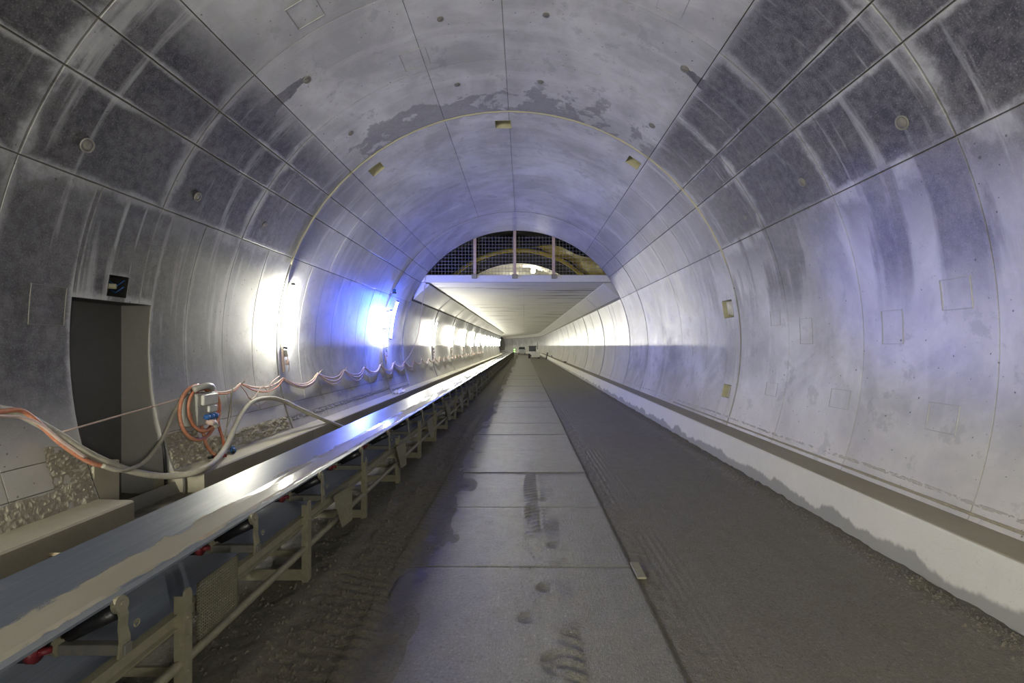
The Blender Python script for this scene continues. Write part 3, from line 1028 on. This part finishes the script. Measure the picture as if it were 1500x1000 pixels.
b.quad_strip([arc(yy, R) for yy in (29.3, 40, 60)])
b.build('finished_vault', M['vault'], ex, True)
b = MB()
b.quad_strip([arc(60, R), [(q[0], q[1], DECK + 0.26) for q in arc(60, R)]])
b.build('vault_end', M['darkring'], ex)
vl = tag(empty('vault_lamp', (0.6, 30.5, E + 4.75)), 'bright work lamp under the far vault above the slab', 'lamp')
MB().disc((0, 0, 0), (0, 1, 0), 0.14, 0.06, 16).build('lens', M['lamp_top'], vl)
MB().box(-0.16, 0.16, 0.04, 0.14, -0.16, 0.16, 0.02).build('housing', M['black'], vl)
MB().tube([(0, 0.1, 0.15), (0, 0.1, 0.34)], 0.02, 8).build('bracket', M['steel'], vl)

fl = tag(empty('fill_light', (-0.8, 36.0, DECK + 0.24)), 'floodlight added unseen on the slab behind the mesh to light the far vault', 'lamp')  # hidden light added to brighten the far vault
MB().box(-0.45, 0.45, -0.3, 0.3, 0.0, 0.05, 0.01).build('foot', M['steel'], fl)
MB().tube([(0, 0.05, 0.04), (0, 0.05, 0.5)], 0.03, 8).build('stand', M['steel'], fl)
MB().box(-0.4, 0.4, -0.15, 0.15, 0.5, 0.62, 0.02).build('housing', M['black'], fl)
MB().box(-0.35, 0.35, -0.12, 0.12, 0.63, 0.66).build('lens', M['lamp_top'], fl)

# mesh fence on the slab edge
fence = tag(empty('mesh_fence', (-0.4, Y_OPEN + 0.25, DECK + 0.3)), 'wire mesh screen on three timber posts standing on the slab edge', 'fence')
fy = 0.12
for px in (695.5, 754, 811):
    x = (px - 767) * (Y_OPEN + 0.2) / 700 + 0.4
    zt = math.sqrt(R * R - (x - 0.4 - CX) ** 2) + CZ - (DECK + 0.3) + 0.12
    MB().box(x - 0.065, x + 0.065, -0.06, 0.05, -0.02, zt, 0.006).build('post', M['post'], fence)
    MB().box(x - 0.11, x + 0.11, -0.34, 0.10, -0.16, 0.02, 0.006).build('foot_bracket', M['steel'], fence)
b = MB()
ztop_f = 2.1
for k in range(54):
    x = -4.0 + 0.15 * k
    hz = math.sqrt(max(0.02, (R + 0.3) ** 2 - (x - 0.4 - CX) ** 2)) + CZ - (DECK + 0.3)
    if hz > 0.1:
        b.box(x - 0.005, x + 0.005, fy - 0.006, fy + 0.006, 0, min(hz, 1.78))
for k in range(12):
    z = 0.06 + 0.15 * k
    hw = math.sqrt(max(0.02, (R + 0.3) ** 2 - (z + DECK + 0.3 - CZ) ** 2))
    b.box(0.4 + CX - hw, 0.4 + CX + hw, fy + 0.006, fy + 0.018, z - 0.005, z + 0.005)
b.build('wire_mesh', M['wire'], fence)

# ------------------------------------------------------------------ conveyor
cv = tag(empty('belt_conveyor', (-2.57, 4.0, 0)), 'long belt conveyor on a steel frame beside the muddy roadway', 'conveyor')
CO = (2.57, -4.0, 0)
def cpart(o):
    o.location = CO
    return o
CY = space(-4, 100, 4) + space(100, 132, 1.5)[1:]
bz = 0.775
prof = [(-3.05, 0.885), (-2.90, 0.838), (-2.72, 0.784), (-2.66, 0.776), (-2.49, 0.776), (-2.42, 0.786), (-2.25, 0.868), (-2.10, 0.948)]
pr2 = prof + [(x, z - 0.013) for x, z in prof[::-1]]
cpart(MB().sweep(pr2, CY).build('carrying_belt', M['belt'], cv, False))
prr = [(-3.03, 0.60), (-2.9, 0.592), (-2.2, 0.592), (-2.12, 0.60)]
cpart(MB().sweep(prr + [(x, z - 0.012) for x, z in prr[::-1]], CY).build('return_belt', M['belt_back'], cv))
for s, xo in ((1, -2.08), (-1, -3.07)):
    pr = [(xo - 0.025 * s, 0.655), (xo + 0.03 * s, 0.655), (xo + 0.03 * s, 0.648), (xo + 0.004 * s, 0.642), (xo + 0.004 * s, 0.578), (xo + 0.03 * s, 0.572), (xo + 0.03 * s, 0.565), (xo - 0.025 * s, 0.565)]
    cpart(MB().sweep(pr, CY).build('side_rail', M['steel'], cv))
    cpart(MB().sweep([(xo + 0.03 * s + 0.030 * math.cos(2 * PI * k / 12), 0.35 + 0.030 * math.sin(2 * PI * k / 12)) for k in range(12)], CY).build('tie_tube', M['steel'], cv, True))
    cpart(MB().sweep([(xo - 0.12 * s + 0.012 * math.cos(2 * PI * k / 6), 0.45 + 0.012 * math.sin(2 * PI * k / 6)) for k in range(6)], CY).build('tie_rod', M['steel'], cv, True))
# trestles: two posts, two cross struts
def post_mesh(s):
    b = MB()
    xo = 0.0
    # angle iron with a rounded head
    for (ya, yb, xa, xb_) in ((-0.035, 0.035, 0.0, 0.010), (-0.035, -0.025, 0.0, -0.05)):
        xa, xb_ = sorted((xa * s, xb_ * s))
        if yb - ya > 0.05:
            head = [(-0.035, -0.02), (-0.035, 0.76), (-0.025, 0.785), (-0.008, 0.795), (0.008, 0.795), (0.025, 0.785), (0.035, 0.76), (0.035, -0.02)]
            b.quad_strip([[(xa, y, z) for y, z in head], [(xb_, y, z) for y, z in head]], True, True)
        else:
            b.box(xa, xb_, ya, yb, -0.02, 0.76)
    for z in (0.62, 0.50, 0.30):
        b.disc((0.014 * s, 0.0, z), (1, 0, 0), 0.011, 0.012, 6)
    b.box(-0.06 if s > 0 else -0.03, 0.03 if s > 0 else 0.06, -0.06, 0.06, -0.03, -0.012)
    return b.mesh('post')
pm = {1: post_mesh(1), -1: post_mesh(-1)}
stm = MB().box(-1.0, 0.02, -0.02, 0.0, 0.275, 0.33).box(-1.0, 0.02, -0.02, 0.0, 0.05, 0.15).mesh('cross_strut')
for me in (pm[1], pm[-1], stm):
    me.materials.append(M['steel'])
k = -2
yp = 2.87
def child(name, me, x, y, z=0.0, parent=cv):
    o = link(name, me, parent)
    o.location = (x + path(y) + CO[0], y + CO[1], z)
    return o
for k in range(-2, 70):
    y = 2.87 + 1.63 * k
    child('post', pm[1], -2.025, y, 0.0)
    child('post', pm[-1], -3.125, y, 0.0)
    if y < 60:
        child('cross_strut', stm, -2.06, y)
# idler stations
def prism(b, outline, y0, y1):
    b.quad_strip([[(x, y0, z) for x, z in outline], [(x, y1, z) for x, z in outline]], True, True)
    return b
ib = MB(); ib.box(-1.04, 0.04, -0.025, 0.025, 0.66, 0.715, 0.004)
beam_me = ib.mesh('cross_beam')
hx = MB().tube([(-0.325, -0.0, 0.705), (-0.305, -0.0, 0.705)], 0.055, 6)
hex_me = hx.mesh('hub_plate')
br = MB()
# curved wing bracket: strip following a gentle S with a round head
sp = [(0.02, 0.655), (0.022, 0.74), (0.012, 0.80), (0.016, 0.86), (0.0, 0.915)]
ring = []
for i, (x, z) in enumerate(sp):
    w_ = (0.045, 0.036, 0.030, 0.030, 0.030)[i]
    ring.append([(x - 0.006, -w_, z), (x + 0.006, -w_, z), (x + 0.006, w_ * 0.7, z), (x - 0.006, w_ * 0.7, z)])
br.quad_strip(ring, True, True)
br.disc((-0.004, -0.004, 0.915), (1, 0, 0.25), 0.042, 0.026, 18)
br.disc((0.014, -0.004, 0.919), (1, 0, 0.25), 0.014, 0.012, 8)
br.disc((0.045, 0.04, 0.80), (0.2, 1, 0), 0.004, 0.02, 6)
for q in range(10):
    a0, a1 = 2 * PI * q / 10, 2 * PI * (q + 1) / 10
    br.tube([(0.04 , 0.05 + 0.018 * math.cos(a0), 0.79 + 0.018 * math.sin(a0)), (0.04, 0.05 + 0.018 * math.cos(a1), 0.79 + 0.018 * math.sin(a1))], 0.004, 5)
br_me = br.mesh('wing_bracket')
bl = MB()
bl.v = [(-1.0 - x, y, z - 0.13 * max(0.0, (z - 0.66) / 0.25)) for x, y, z in br.v if x < 0.036]
bl.f = [f[::-1] for f in br.f if max(f) < len(bl.v)]
bl_me = bl.mesh('wing_bracket')
rr_me = MB().tube([(-0.022, 0, 0.880), (-0.26, 0, 0.766)], 0.043, 16).tube([(-0.02, 0, 0.881), (-0.30, 0, 0.747)], 0.014, 8).mesh('wing_roller', True)
rl_me = MB().tube([(-0.985, 0, 0.822), (-0.72, 0, 0.742)], 0.043, 16).mesh('wing_roller', True)
rc_me = MB().tube([(-0.64, -0.09, 0.717), (-0.37, -0.09, 0.717)], 0.043, 16).mesh('centre_roller', True)
rh_me = MB().tube([(-0.37, -0.09, 0.717), (-0.34, -0.09, 0.717)], 0.046, 16).tube([(-0.34, -0.09, 0.717), (-0.31, -0.05, 0.712)], 0.018, 8).mesh('red_hub', True)
for me, mm in ((beam_me, 'steel_dark'), (hex_me, 'steel'), (br_me, 'steel'), (bl_me, 'steel'), (rr_me, 'roller'), (rl_me, 'roller'), (rc_me, 'roller'), (rh_me, 'red')):
    me.materials.append(M[mm])
for k in range(-3, 84):
    y = 2.47 + 1.22 * k
    st = child('idler', beam_me, -2.08, y)
    todo = [('wing_bracket', br_me), ('wing_roller', rr_me)]
    if y < 60:
        todo += [('wing_bracket', bl_me), ('wing_roller', rl_me), ('centre_roller', rc_me)]
    if y < 30:
        todo += [('hub_plate', hex_me), ('hub', rh_me)]
    for nm, me in todo:
        o = link(nm, me, st)
        if nm == 'hub' and y < 30:
            o['label'] = 'dull red roller hub'
# return rollers
rt_me = MB().tube([(-0.99, 0, 0.545), (-0.02, 0, 0.545)], 0.032, 12).mesh('return_roller', True)
rt_me.materials.append(M['roller'])
for k in range(-1, 20):
    child('return_roller', rt_me, -2.08, 3.1 + 2.44 * k)
# perforated guards over the return rollers
def guard_mesh(skew):
    b = MB()
    W, H, nx, nz = 0.42, 0.36, 22, 19
    def P(u, v):          # u along, v up
        return (0.0, u * W + skew * (1 - v) * 0.10 * (0.5 - u) * 2, (v - 1) * H)
    for i in range(nx + 1):
        u = i / nx; h = 0.011
        if i in (0, nx): h = 0.03
        a, c = max(0, u - h), min(1, u + h)
        b.quad_strip([[P(a, 0), P(c, 0), tuple(np.add(P(c, 0), (0.004, 0, 0))), tuple(np.add(P(a, 0), (0.004, 0, 0)))],
                      [P(a, 1), P(c, 1), tuple(np.add(P(c, 1), (0.004, 0, 0))), tuple(np.add(P(a, 1), (0.004, 0, 0)))]], True, True)
    for i in range(nz + 1):
        v = i / nz; h = 0.013
        if i in (0, nz): h = 0.03
        a, c = max(0, v - h), min(1, v + h)
        b.quad_strip([[P(0, a), P(0, c), tuple(np.add(P(0, c), (0.004, 0, 0))), tuple(np.add(P(0, a), (0.004, 0, 0)))],
                      [P(1, a), P(1, c), tuple(np.add(P(1, c), (0.004, 0, 0))), tuple(np.add(P(1, a), (0.004, 0, 0)))]], True, True)
    me = b.mesh('perforated_guard')
    me.materials.append(M['steel'])
    return me
gm = [guard_mesh(0), guard_mesh(0.9)]
for i, y in enumerate((2.93, 5.03, 7.5, 9.9, 12.3, 14.8, 17.2, 19.7, 22.1, 24.6, 27.0, 29.4)):
    o = child('perforated_guard', gm[0 if i == 0 else 1], -2.005, y, 0.79 if i == 0 else 0.66)
    o.rotation_euler = (0, math.radians(0 if i == 0 else -8), math.radians(0 if i == 0 else -6))

# ------------------------------------------------------------------ lamps
def lamp(y, mat, label, group=None, name='tube_lamp', z0=E - 0.02, ln=1.34, plug=True, side=-1, off=0.0):
    zm = z0 + ln / 2
    root = empty(name, (wall_x(z0, side) + path(y), y, z0))
    tag(root, label, 'lamp', group)
    P = lambda z, o: (wall_x(z, side) - side * (o + off) - wall_x(z0, side), 0.0, z - z0)
    zz = [z0 + ln * i / 6 for i in range(7)]
    MB().tube([P(z, 0.115) for z in zz], 0.034, 10).build('tube', mat, root, True)
    b = MB()
    b.quad_strip([[tuple(np.add(P(z, o), (0, dy, 0))) for o, dy in ((0.012, -0.04), (0.072, -0.03), (0.072, 0.03), (0.012, 0.04))] for z in [z0 - 0.04] + zz + [z0 + ln + 0.04]], True, True)
    b.build('housing', M['white'], root)
    MB().tube([P(z0 - 0.05, 0.10), P(z0 + 0.005, 0.11)], 0.042, 10).build('end_cap', M['black'], root, True)
    MB().tube([P(z0 + ln - 0.005, 0.11), P(z0 + ln + 0.05, 0.10)], 0.042, 10).build('end_cap', M['black'], root, True)
    if off:
        for q in (0.25, 0.75):
            h = P(z0 + ln * q, 0.02)
            MB().tube([(h[0] - off, 0, h[2]), h], 0.02, 8).build('bracket', M['steel'], root, True)
    if plug:
        MB().tube([P(z0 - 0.56, 0.035), P(z0 - 0.3, 0.04), P(z0 - 0.05, 0.04)], 0.03, 8).build('stand_pipe', M['pink'], root, True)
        MB().tube([tuple(np.add(P(z0 - 0.22, 0.09), (0, 0.06, 0))), tuple(np.add(P(z0 - 0.08, 0.08), (0, 0.03, 0)))], 0.04, 8).build('plug', M['box'], root, True)
        MB().tube([tuple(np.add(P(z0 - 0.40, 0.09), (0, 0.06, 0))), tuple(np.add(P(z0 - 0.30, 0.10), (0, 0.09, 0)))], 0.035, 8).build('socket', M['pink'], root, True)
        q = spline([tuple(np.add(P(z0 - 0.2, 0.1), (0, 0.07, 0))), tuple(np.add(P(z0 - 0.4, 0.1), (0, 0.14, 0))), tuple(np.add(P(z0 - 0.58, 0.08), (0, 0.08, 0))), tuple(np.add(P(z0 - 0.66, 0.05), (0, 0.0, 0)))], 5)
        MB().tube(q, 0.008, 5).build('lead', M['pink'], root, True)
    return root


lamp(10.46, M['lamp'], 'white tube lamp on the joint nearest the cable box')
lamp(18.16, M['lamp_mid'], 'white tube lamp at the joint behind the blue tube')
lamp(17.78, M['lamp_blue'], 'blue tube lamp lighting the vault before the slab', plug=False, z0=E + 0.28, off=0.26)
bb = tag(empty('added_blue_spot', (-4.72, 17.45, E + 1.95)), 'small blue spot added above the blue tube, throwing a patch on the kerb-side wall', 'lamp')  # unseen fixture added to carry the blue spot beam onto the wall
MB().tube([(-0.16, 0, 0.0), (-0.02, 0, -0.02)], 0.02, 8).build('bracket', M['steel'], bb)
MB().disc((0, 0, -0.03), (0, 0, 1), 0.07, 0.05, 14).build('base', M['black'], bb)
MB().tube([(0, 0, -0.005), (0, 0, 0.09), (0, 0, 0.12)], [0.06, 0.06, 0.03], 14).build('dome', M['blue'], bb, True)
sl = bpy.data.lights.new('blue_beam', 'SPOT')
sl.energy = BLUE_SPOT; sl.color = (0.22, 0.22, 1.0); sl.spot_size = math.radians(13); sl.spot_blend = 0.9; sl.shadow_soft_size = 0.05
so = bpy.data.objects.new('blue_beam', sl); C.objects.link(so); so.parent = bb
so.location = (0.10, -0.10, 0.05)
from mathutils import Vector
so.rotation_euler = (Vector((4.68, 5.25, E + 0.85)) - Vector((-4.6, 17.35, E + 2.0))).to_track_quat('-Z', 'Y').to_euler()
ORD = ['first', 'second', 'third', 'fourth', 'fifth', 'sixth']
for k in range(18):
    y = 27.75 + 7.0 * k
    lamp(y, M['lamp_far'], ('%s white tube lamp under the slab, counted from its front edge' % ORD[k]) if k < 6 else 'white tube lamp in the bright row deep under the slab',
         'tube lamps under the slab', plug=(k < 5))
# unseen lamps added behind the viewpoint to light the nearest section
for i, (y, side) in enumerate(((-4.6, -1), (-5.0, 1), (-12.3, -1))):
    lamp(y, M['fill_kerb'] if side > 0 else M['fill_back'], ('near conveyor-side', 'kerb-side', 'rear conveyor-side')[i] + ' fill tube lamp added on the wall behind the viewpoint', side=side, ln=1.34, plug=False)

# ------------------------------------------------------------------ cables on the left wall
def cable(name, label, pts, r, m, group=None, n=8, world=False):
    q = spline(pts if world else [at(*p) for p in pts], n)
    return tag(MB().tube(q, r, 10).build(name, M[m], None, True), label, 'cable', group)


cable('power_cable', 'thick grey cable sagging across the door recess and over the bench',
      [(-70, 588, -5.08), (-30, 592, -5.1), (0, 599, -5.12), (30, 606, -5.12), (80, 633, -5.06), (130, 664, -4.98), (190, 689, -4.88), (250, 697, -4.74), (300, 686, -4.53),
       (330, 656, -4.72), (350, 613, -4.92), (368, 590, -5.0), (390, 583, -5.0), (412, 586, -4.92), (440, 599, -4.78), (480, 617, -4.58), (512, 628, -4.44), (540, 632, -4.25)], 0.042, 'greycable')
cable('power_cable', 'orange cable twisted round the grey one at the left of the door recess',
      [(-60, 603, -5.05), (-20, 604, -5.07), (0, 603, -5.08), (30, 601, -5.09), (55, 618, -5.06), (90, 650, -5.02), (130, 676, -4.95), (160, 684, -4.92), (192, 689.5, -4.88), (218, 693.5, -4.84), (246, 697, -4.77)], 0.025, 'orange')
cable('power_cable', 'dusty cable rising from the sag to the cable box',
      [(150, 682, -4.90), (175, 689, -4.86), (195, 685, -4.86), (215, 673, -4.92), (238, 642, -5.0), (256, 603, -5.06), (274, 574, -5.08), (290, 563, -5.08)], 0.026, 'greycable')
cable('power_cable', 'thin pink cord strung across the door recess to the cable box', [(86, 634, -5.13), (180, 607, -5.11), (262, 584, -5.10), (285, 572, -5.08)], 0.011, 'pink')
cable('power_cable', 'pale thin cable lying beside the orange one at far left', [(-60, 600, -4.95), (0, 609, -5.0), (30, 611, -5.02), (60, 622, -5.0), (90, 646, -4.96), (125, 670, -4.92)], 0.016, 'pink')

dist = tag(empty('distribution_box', (-5.03, 7.46, 1.02)), 'grey socket box hung with orange cable coils on the wall', 'box')
MB().box(-0.16, 0.10, -0.24, 0.22, 0.0, 0.50, 0.015).build('body', M['box'], dist)
MB().box(0.10, 0.15, -0.17, 0.19, 0.31, 0.48, 0.015).build('lid', M['white'], dist)
MB().box(0.10, 0.14, -0.02, 0.18, 0.19, 0.29, 0.01).build('breaker_flap', M['white'], dist)
for k in range(3):
    MB().tube([(0.10, -0.06 + 0.10 * k, 0.13), (0.16, -0.06 + 0.10 * k, 0.115)], 0.042, 12).build('socket', M['blue'], dist, True)
MB().tube([(0.10, -0.02, 0.05), (0.20, 0.0, 0.02)], 0.045, 12).build('plug', M['pink'], dist, True)
MB().tube([(0.10, 0.10, 0.05), (0.18, 0.11, -0.06)], 0.04, 12).build('plug', M['box'], dist, True)
b = MB(); b.tube(spline([(0.04, -0.24, 0.56), (0.09, -0.08, 0.60), (0.09, 0.06, 0.60), (0.04, 0.2, 0.55)], 5), [0.05] * 16, 8)
b.build('rag_tie', M['box'], dist, True)


def loop(cx, cy, rx, ry, x, r, m, label, a0=90, a1=450, lean=0.0, tail=None):
    pts = []
    for k in range(25):
        a = math.radians(a0 + (a1 - a0) * k / 24)
        pts.append(at(cx + rx * math.cos(a), cy - ry * math.sin(a), x + lean * math.sin(a) + 0.02 * math.sin(k * 0.7)))
    if tail:
        pts += [at(*t) for t in tail]
    return tag(MB().tube(spline(pts, 3), r, 10).build('cable_coil', M[m], None, True), label, 'cable')


loop(290, 604, 27, 40, -5.0, 0.026, 'orange', 'outermost orange cable coil beside the socket box, hanging lowest', lean=-0.06)
loop(299, 598, 23, 33, -4.98, 0.024, 'orange', 'middle orange cable coil around the socket box, its tail running to the bench', a0=100, a1=500,
     tail=[(298, 634, -4.98), (302, 650, -4.94), (310, 662, -4.9), (316, 666, -4.85)], lean=-0.06)
loop(297, 601, 17, 31, -5.02, 0.022, 'darkorange', 'innermost dark orange cable coil behind the socket box', lean=-0.05)
cable('power_cable', 'dark orange cable dropping from the socket box to the plugs on the bench',
      [(303, 562, -5.05), (313, 576, -5.02), (317, 600, -4.98), (321, 625, -4.95), (327, 645, -4.88), (328, 660, -4.8)], 0.022, 'darkorange')
cable('power_cable', 'thin pale cord looping from the socket box to the bench', [(308, 605, -4.98), (318, 618, -4.95), (322, 630, -4.95), (328, 632, -4.98), (336, 618, -5.05), (339, 600, -5.1), (338, 572, -5.12)], 0.007, 'greycable')
cable('power_cable', 'thin dark cable dangling down the wall beside the grey one', [(341, 568, -5.15), (338, 590, -5.12), (334, 615, -5.06), (330, 640, -4.98), (327, 655, -4.86), (322, 664, -4.8)], 0.012, 'greycable')

def plug(name, label, x, y, z, m, rz):
    r_ = tag(empty(name, (x, y, z)), label, 'plug')
    r_.rotation_euler = (0, 0, rz)
    MB().tube([(-0.09, 0, 0.045), (0.02, 0, 0.045)], 0.042, 12).build('body', M[m], r_, True)
    MB().tube([(0.02, 0, 0.045), (0.09, 0, 0.045)], 0.033, 12).build('sleeve', M[m], r_, True)
    MB().tube([(-0.16, 0, 0.035), (-0.09, 0, 0.045)], 0.022, 8).build('gland', M['black'], r_, True)
    MB().box(-0.03, 0.05, -0.03, 0.03, 0.085, 0.10, 0.004).build('flap', M[m], r_)
plug('power_plug', 'red power plug lying on the bench below the coils', -4.82, 7.58, 0.455, 'red', 0.7)
plug('power_plug', 'blue power plug lying on the bench below the coils', -4.88, 8.02, 0.455, 'blue', 2.2)


def wave(y0, pts_y, zc, sag, off, r, m, label, zj=0.0):
    pts = []
    for i in range(len(pts_y) - 1):
        a, c = pts_y[i], pts_y[i + 1]
        s = sag * random.uniform(0.75, 1.2) * (c - a) / 1.75
        for k in range(6):
            t = k / 6
            z = zc + zj - s * 4 * t * (1 - t)
            y = a + (c - a) * t
            pts.append((wall_x(z) + off + 0.03 * math.sin(PI * t) + path(y), y, z))
    z = zc + zj
    pts.append((wall_x(z) + off + path(pts_y[-1]), pts_y[-1], z))
    return tag(MB().tube(spline(pts, 2), r, 8).build('power_cable', M[m], None, True), label, 'cable')


cr1 = [7.75, 8.8, 10.35]
cr2 = [10.35 + 1.75 * k for k in range(30)]
wave(0, cr1, E - 0.70, 0.16, 0.05, 0.018, 'pink', 'upper pink cable in waves from the socket box to the first lamp')
wave(0, cr1, E - 0.71, 0.20, 0.065, 0.013, 'orange', 'lower thin orange cable in waves from the socket box to the first lamp')
wave(0, cr2, E - 0.70, 0.20, 0.05, 0.020, 'pink', 'upper pink cable hung in waves along the wall beyond the first lamp')
wave(0, cr2, E - 0.71, 0.25, 0.07, 0.020, 'pink', 'middle pink cable hung in waves along the wall beyond the first lamp')
wave(0, cr2[:8], E - 0.73, 0.34, 0.06, 0.018, 'pink', 'lowest pink cable hung in waves between the first two lamps')
b = tag(empty('cable_hook', (wall_x(E - 0.7), 8.8, E - 0.7)), 'wire tie holding the pink cables between socket box and first lamp', 'hook')
MB().tube([(0, 0, 0), (0.10, 0, 0.01), (0.12, 0.02, 0.04)], 0.008, 6).build('hook', M['steel'], b)
MB().tube([(0.06, -0.03, -0.03), (0.09, 0.1, 0.08), (0.10, 0.2, 0.15)], 0.006, 5).build('wire_end', M['pink'], b)
for i, yk in enumerate(cr2[1:9]):
    b = tag(empty('cable_hook', (wall_x(E - 0.7), yk, E - 0.7)), 'wire tie of the wavy pink cables, %s crest past the first lamp' % ['first', 'second', 'third', 'fourth', 'fifth', 'sixth', 'seventh', 'eighth'][i], 'hook', 'ties of the wavy cables')
    MB().tube([(0, 0, 0), (0.10, 0, 0.01), (0.12, 0.02, 0.04)], 0.008, 6).build('hook', M['steel'], b)
    MB().tube([(0.06, -0.03, -0.03), (0.09, 0.08, 0.05), (0.10, 0.16, 0.09)], 0.006, 5).build('wire_end', M['pink'], b)
cable('power_cable', 'loose pink loop below the first cable tie, nearer the socket box',
      [(352, 563, -5.1), (360, 574, -5.08), (366, 584, -5.06), (372, 582, -5.06), (384, 566, -5.1), (392, 571, -5.08), (398, 560, -5.08), (410, 550, -5.12)], 0.010, 'pink')
cable('power_cable', 'pale thin loop hanging over the crest of the thick grey cable', [(366, 582, -5.04), (374, 592, -5.0), (381, 594, -5.0), (390, 588, -5.02), (395, 573, -5.06), (402, 560, -5.1)], 0.007, 'pink')
cable('power_cable', 'pink cord slanting down from the slab edge to the wavy cables', [(622.5, 405, -4.3), (621, 425, -4.45), (617, 460, -4.95), (612, 490, -5.08), (603, 515, -5.12), (592, 531, -5.12)], 0.016, 'pink')

# crumpled foil on the bench at the second joint
b = MB()
rings = []
for i in range(9):
    rings.append([(-4.62 - 0.05 * j + 0.03 * random.random(), 17.6 + 0.14 * i + 0.05 * random.random(), 0.46 + 0.13 * random.random() * math.sin(PI * j / 5) + 0.05 * math.sin(i * 2.0) ** 2) for j in range(6)])
b.quad_strip(rings)
tag(b.build('plastic_sheet', M['sheet']), 'crumpled pale plastic sheet on the bench near the blue tube', 'sheet')

# ------------------------------------------------------------------ vehicles and bits at the far end
def wheel(par, x, y, r, w_):
    o = MB().disc((x, y, r), (1, 0, 0), r, w_, 18).build('wheel', M['black'], par, True)
    MB().disc((x, y, r), (1, 0, 0), r * 0.5, w_ + 0.03, 12).build('hub', M['greypaint'], o, True)


tr = tag(empty('site_truck', (1.85, 84.0, 0.0)), 'small site truck with dark cab and white skip, standing by the kerb', 'truck')
for x, y, r in ((-0.85, 0.6, .42), (0.85, 0.6, .42), (-0.85, 2.6, .42), (0.85, 2.6, .42)):
    wheel(tr, x, y, r, 0.3)
MB().box(-0.75, 0.75, 0.0, 3.4, 0.35, 0.6, 0.03).build('chassis', M['black'], tr)
b = MB(); b.quad_strip([[(0.0 - 0.50, -0.5, 0.22), (0.95, -0.5, 0.22), (1.0, -0.75, 1.05), (-0.45, -0.75, 1.05)], [(-0.50, 0.5, 0.22), (0.95, 0.5, 0.22), (1.0, 0.5, 1.15), (-0.45, 0.5, 1.15)]], True, True)
sk = b.build('skip', M['paint'], tr)
MB().box(-0.42, 0.92, -0.62, -0.52, 0.62, 0.70).build('stiffener', M['greypaint'], sk)
MB().box(-0.95, 0.35, 1.0, 2.6, 0.6, 1.2, 0.05).build('bonnet', M['paint'], tr)
for x in (-0.9, 0.25):
    for y in (1.1, 2.4):
        MB().box(x, x + 0.1, y, y + 0.1, 1.15, 2.1).build('cab_pillar', M['black'], tr)
MB().box(-1.0, 0.45, 0.9, 2.7, 2.05, 2.2, 0.05).build('cab_roof', M['black'], tr)
MB().box(-0.8, 0.25, 2.4, 2.44, 1.2, 2.05).build('cab_window', M['glass'], tr)
MB().box(0.55, 0.95, 1.0, 2.8, 0.6, 1.55, 0.05).build('tank', M['paint'], tr)
MB().tube([(0.62, 1.4, 1.5), (0.62, 1.4, 2.7)], 0.04, 8).build('exhaust', M['black'], tr)

van = tag(empty('site_van', (-0.45, 126.0, 0.0)), 'grey van far down the roadway, beyond the site truck', 'van')
van.location = (-0.45, 122.0, 0)
MB().box(-0.95, 0.95, 0.0, 3.4, 0.35, 1.2, 0.08).build('body', M['greypaint'], van)
b = MB(); b.quad_strip([[(-0.92, 0.1, 1.15), (0.92, 0.1, 1.15), (0.92, 3.2, 1.15), (-0.92, 3.2, 1.15)], [(-0.78, 0.25, 2.0), (0.78, 0.25, 2.0), (0.78, 3.0, 2.0), (-0.78, 3.0, 2.0)]], True, True)
b.build('cabin', M['greypaint'], van)
b = MB(); b.v = [(-0.8, 0.12, 1.25), (0.8, 0.12, 1.25), (0.7, 0.2, 1.85), (-0.7, 0.2, 1.85)]; b.f = [(0, 1, 2, 3)]
b.build('window', M['glass'], van)
for x in (-0.8, 0.8):
    for y in (0.7, 2.7):
        wheel(van, x, y, 0.36, 0.22)
    MB().box(x - 0.1, x + 0.1, -0.03, 0.02, 0.8, 1.0).build('light', M['white'], van)

sg = tag(empty('signal_lamp', (-1.62, 84.0, 0.0)), 'green signal lamp on a stand beside the far conveyor', 'lamp')
MB().tube([(0, 0, 0), (0, 0, 1.1)], 0.03, 8).build('stand', M['greypaint'], sg)
MB().disc((0, 0, 0.02), (0, 0, 1), 0.2, 0.04, 12).build('base', M['black'], sg)
MB().box(-0.14, 0.14, -0.1, 0.1, 1.05, 1.75, 0.03).build('housing', M['black'], sg)
for z in (1.22, 1.56):
    MB().disc((0, -0.12, z), (0, 1, 0), 0.07, 0.03, 14).build('lens', M['lamp_green'], sg)

b = MB(); b.box(4.05, 4.35, 48.4, 49.2, 0.53, 0.62, 0.02)
tag(b.build('timber_offcut', M['black']), 'dark offcut lying flat on the kerb shelf, nearest of the far bits', 'offcut')
sb = tag(empty('sand_bag', (4.08, 70.5, 0.53)), 'low dark sack on the kerb shelf before the site truck', 'sack')
MB().tube([(0, -0.3, 0.10), (0, -0.15, 0.15), (0, 0.1, 0.15), (0, 0.25, 0.12)], [0.06, 0.14, 0.14, 0.05], 10).build('sack', M['greypaint'], sb, True)
MB().tube([(0, 0.25, 0.14), (0, 0.34, 0.2)], [0.05, 0.08], 8).build('tied_end', M['greypaint'], sb, True)
pp = tag(empty('marker_post', (3.75, 79.0, 0.0)), 'short dark marker post leaning at the kerb by the truck', 'post')
MB().tube([(0, 0, 0.0), (0.18, 0, 1.1)], 0.09, 8).build('post', M['black'], pp)
MB().box(-0.16, 0.16, -0.16, 0.16, 0.0, 0.1, 0.02).build('foot', M['black'], pp)
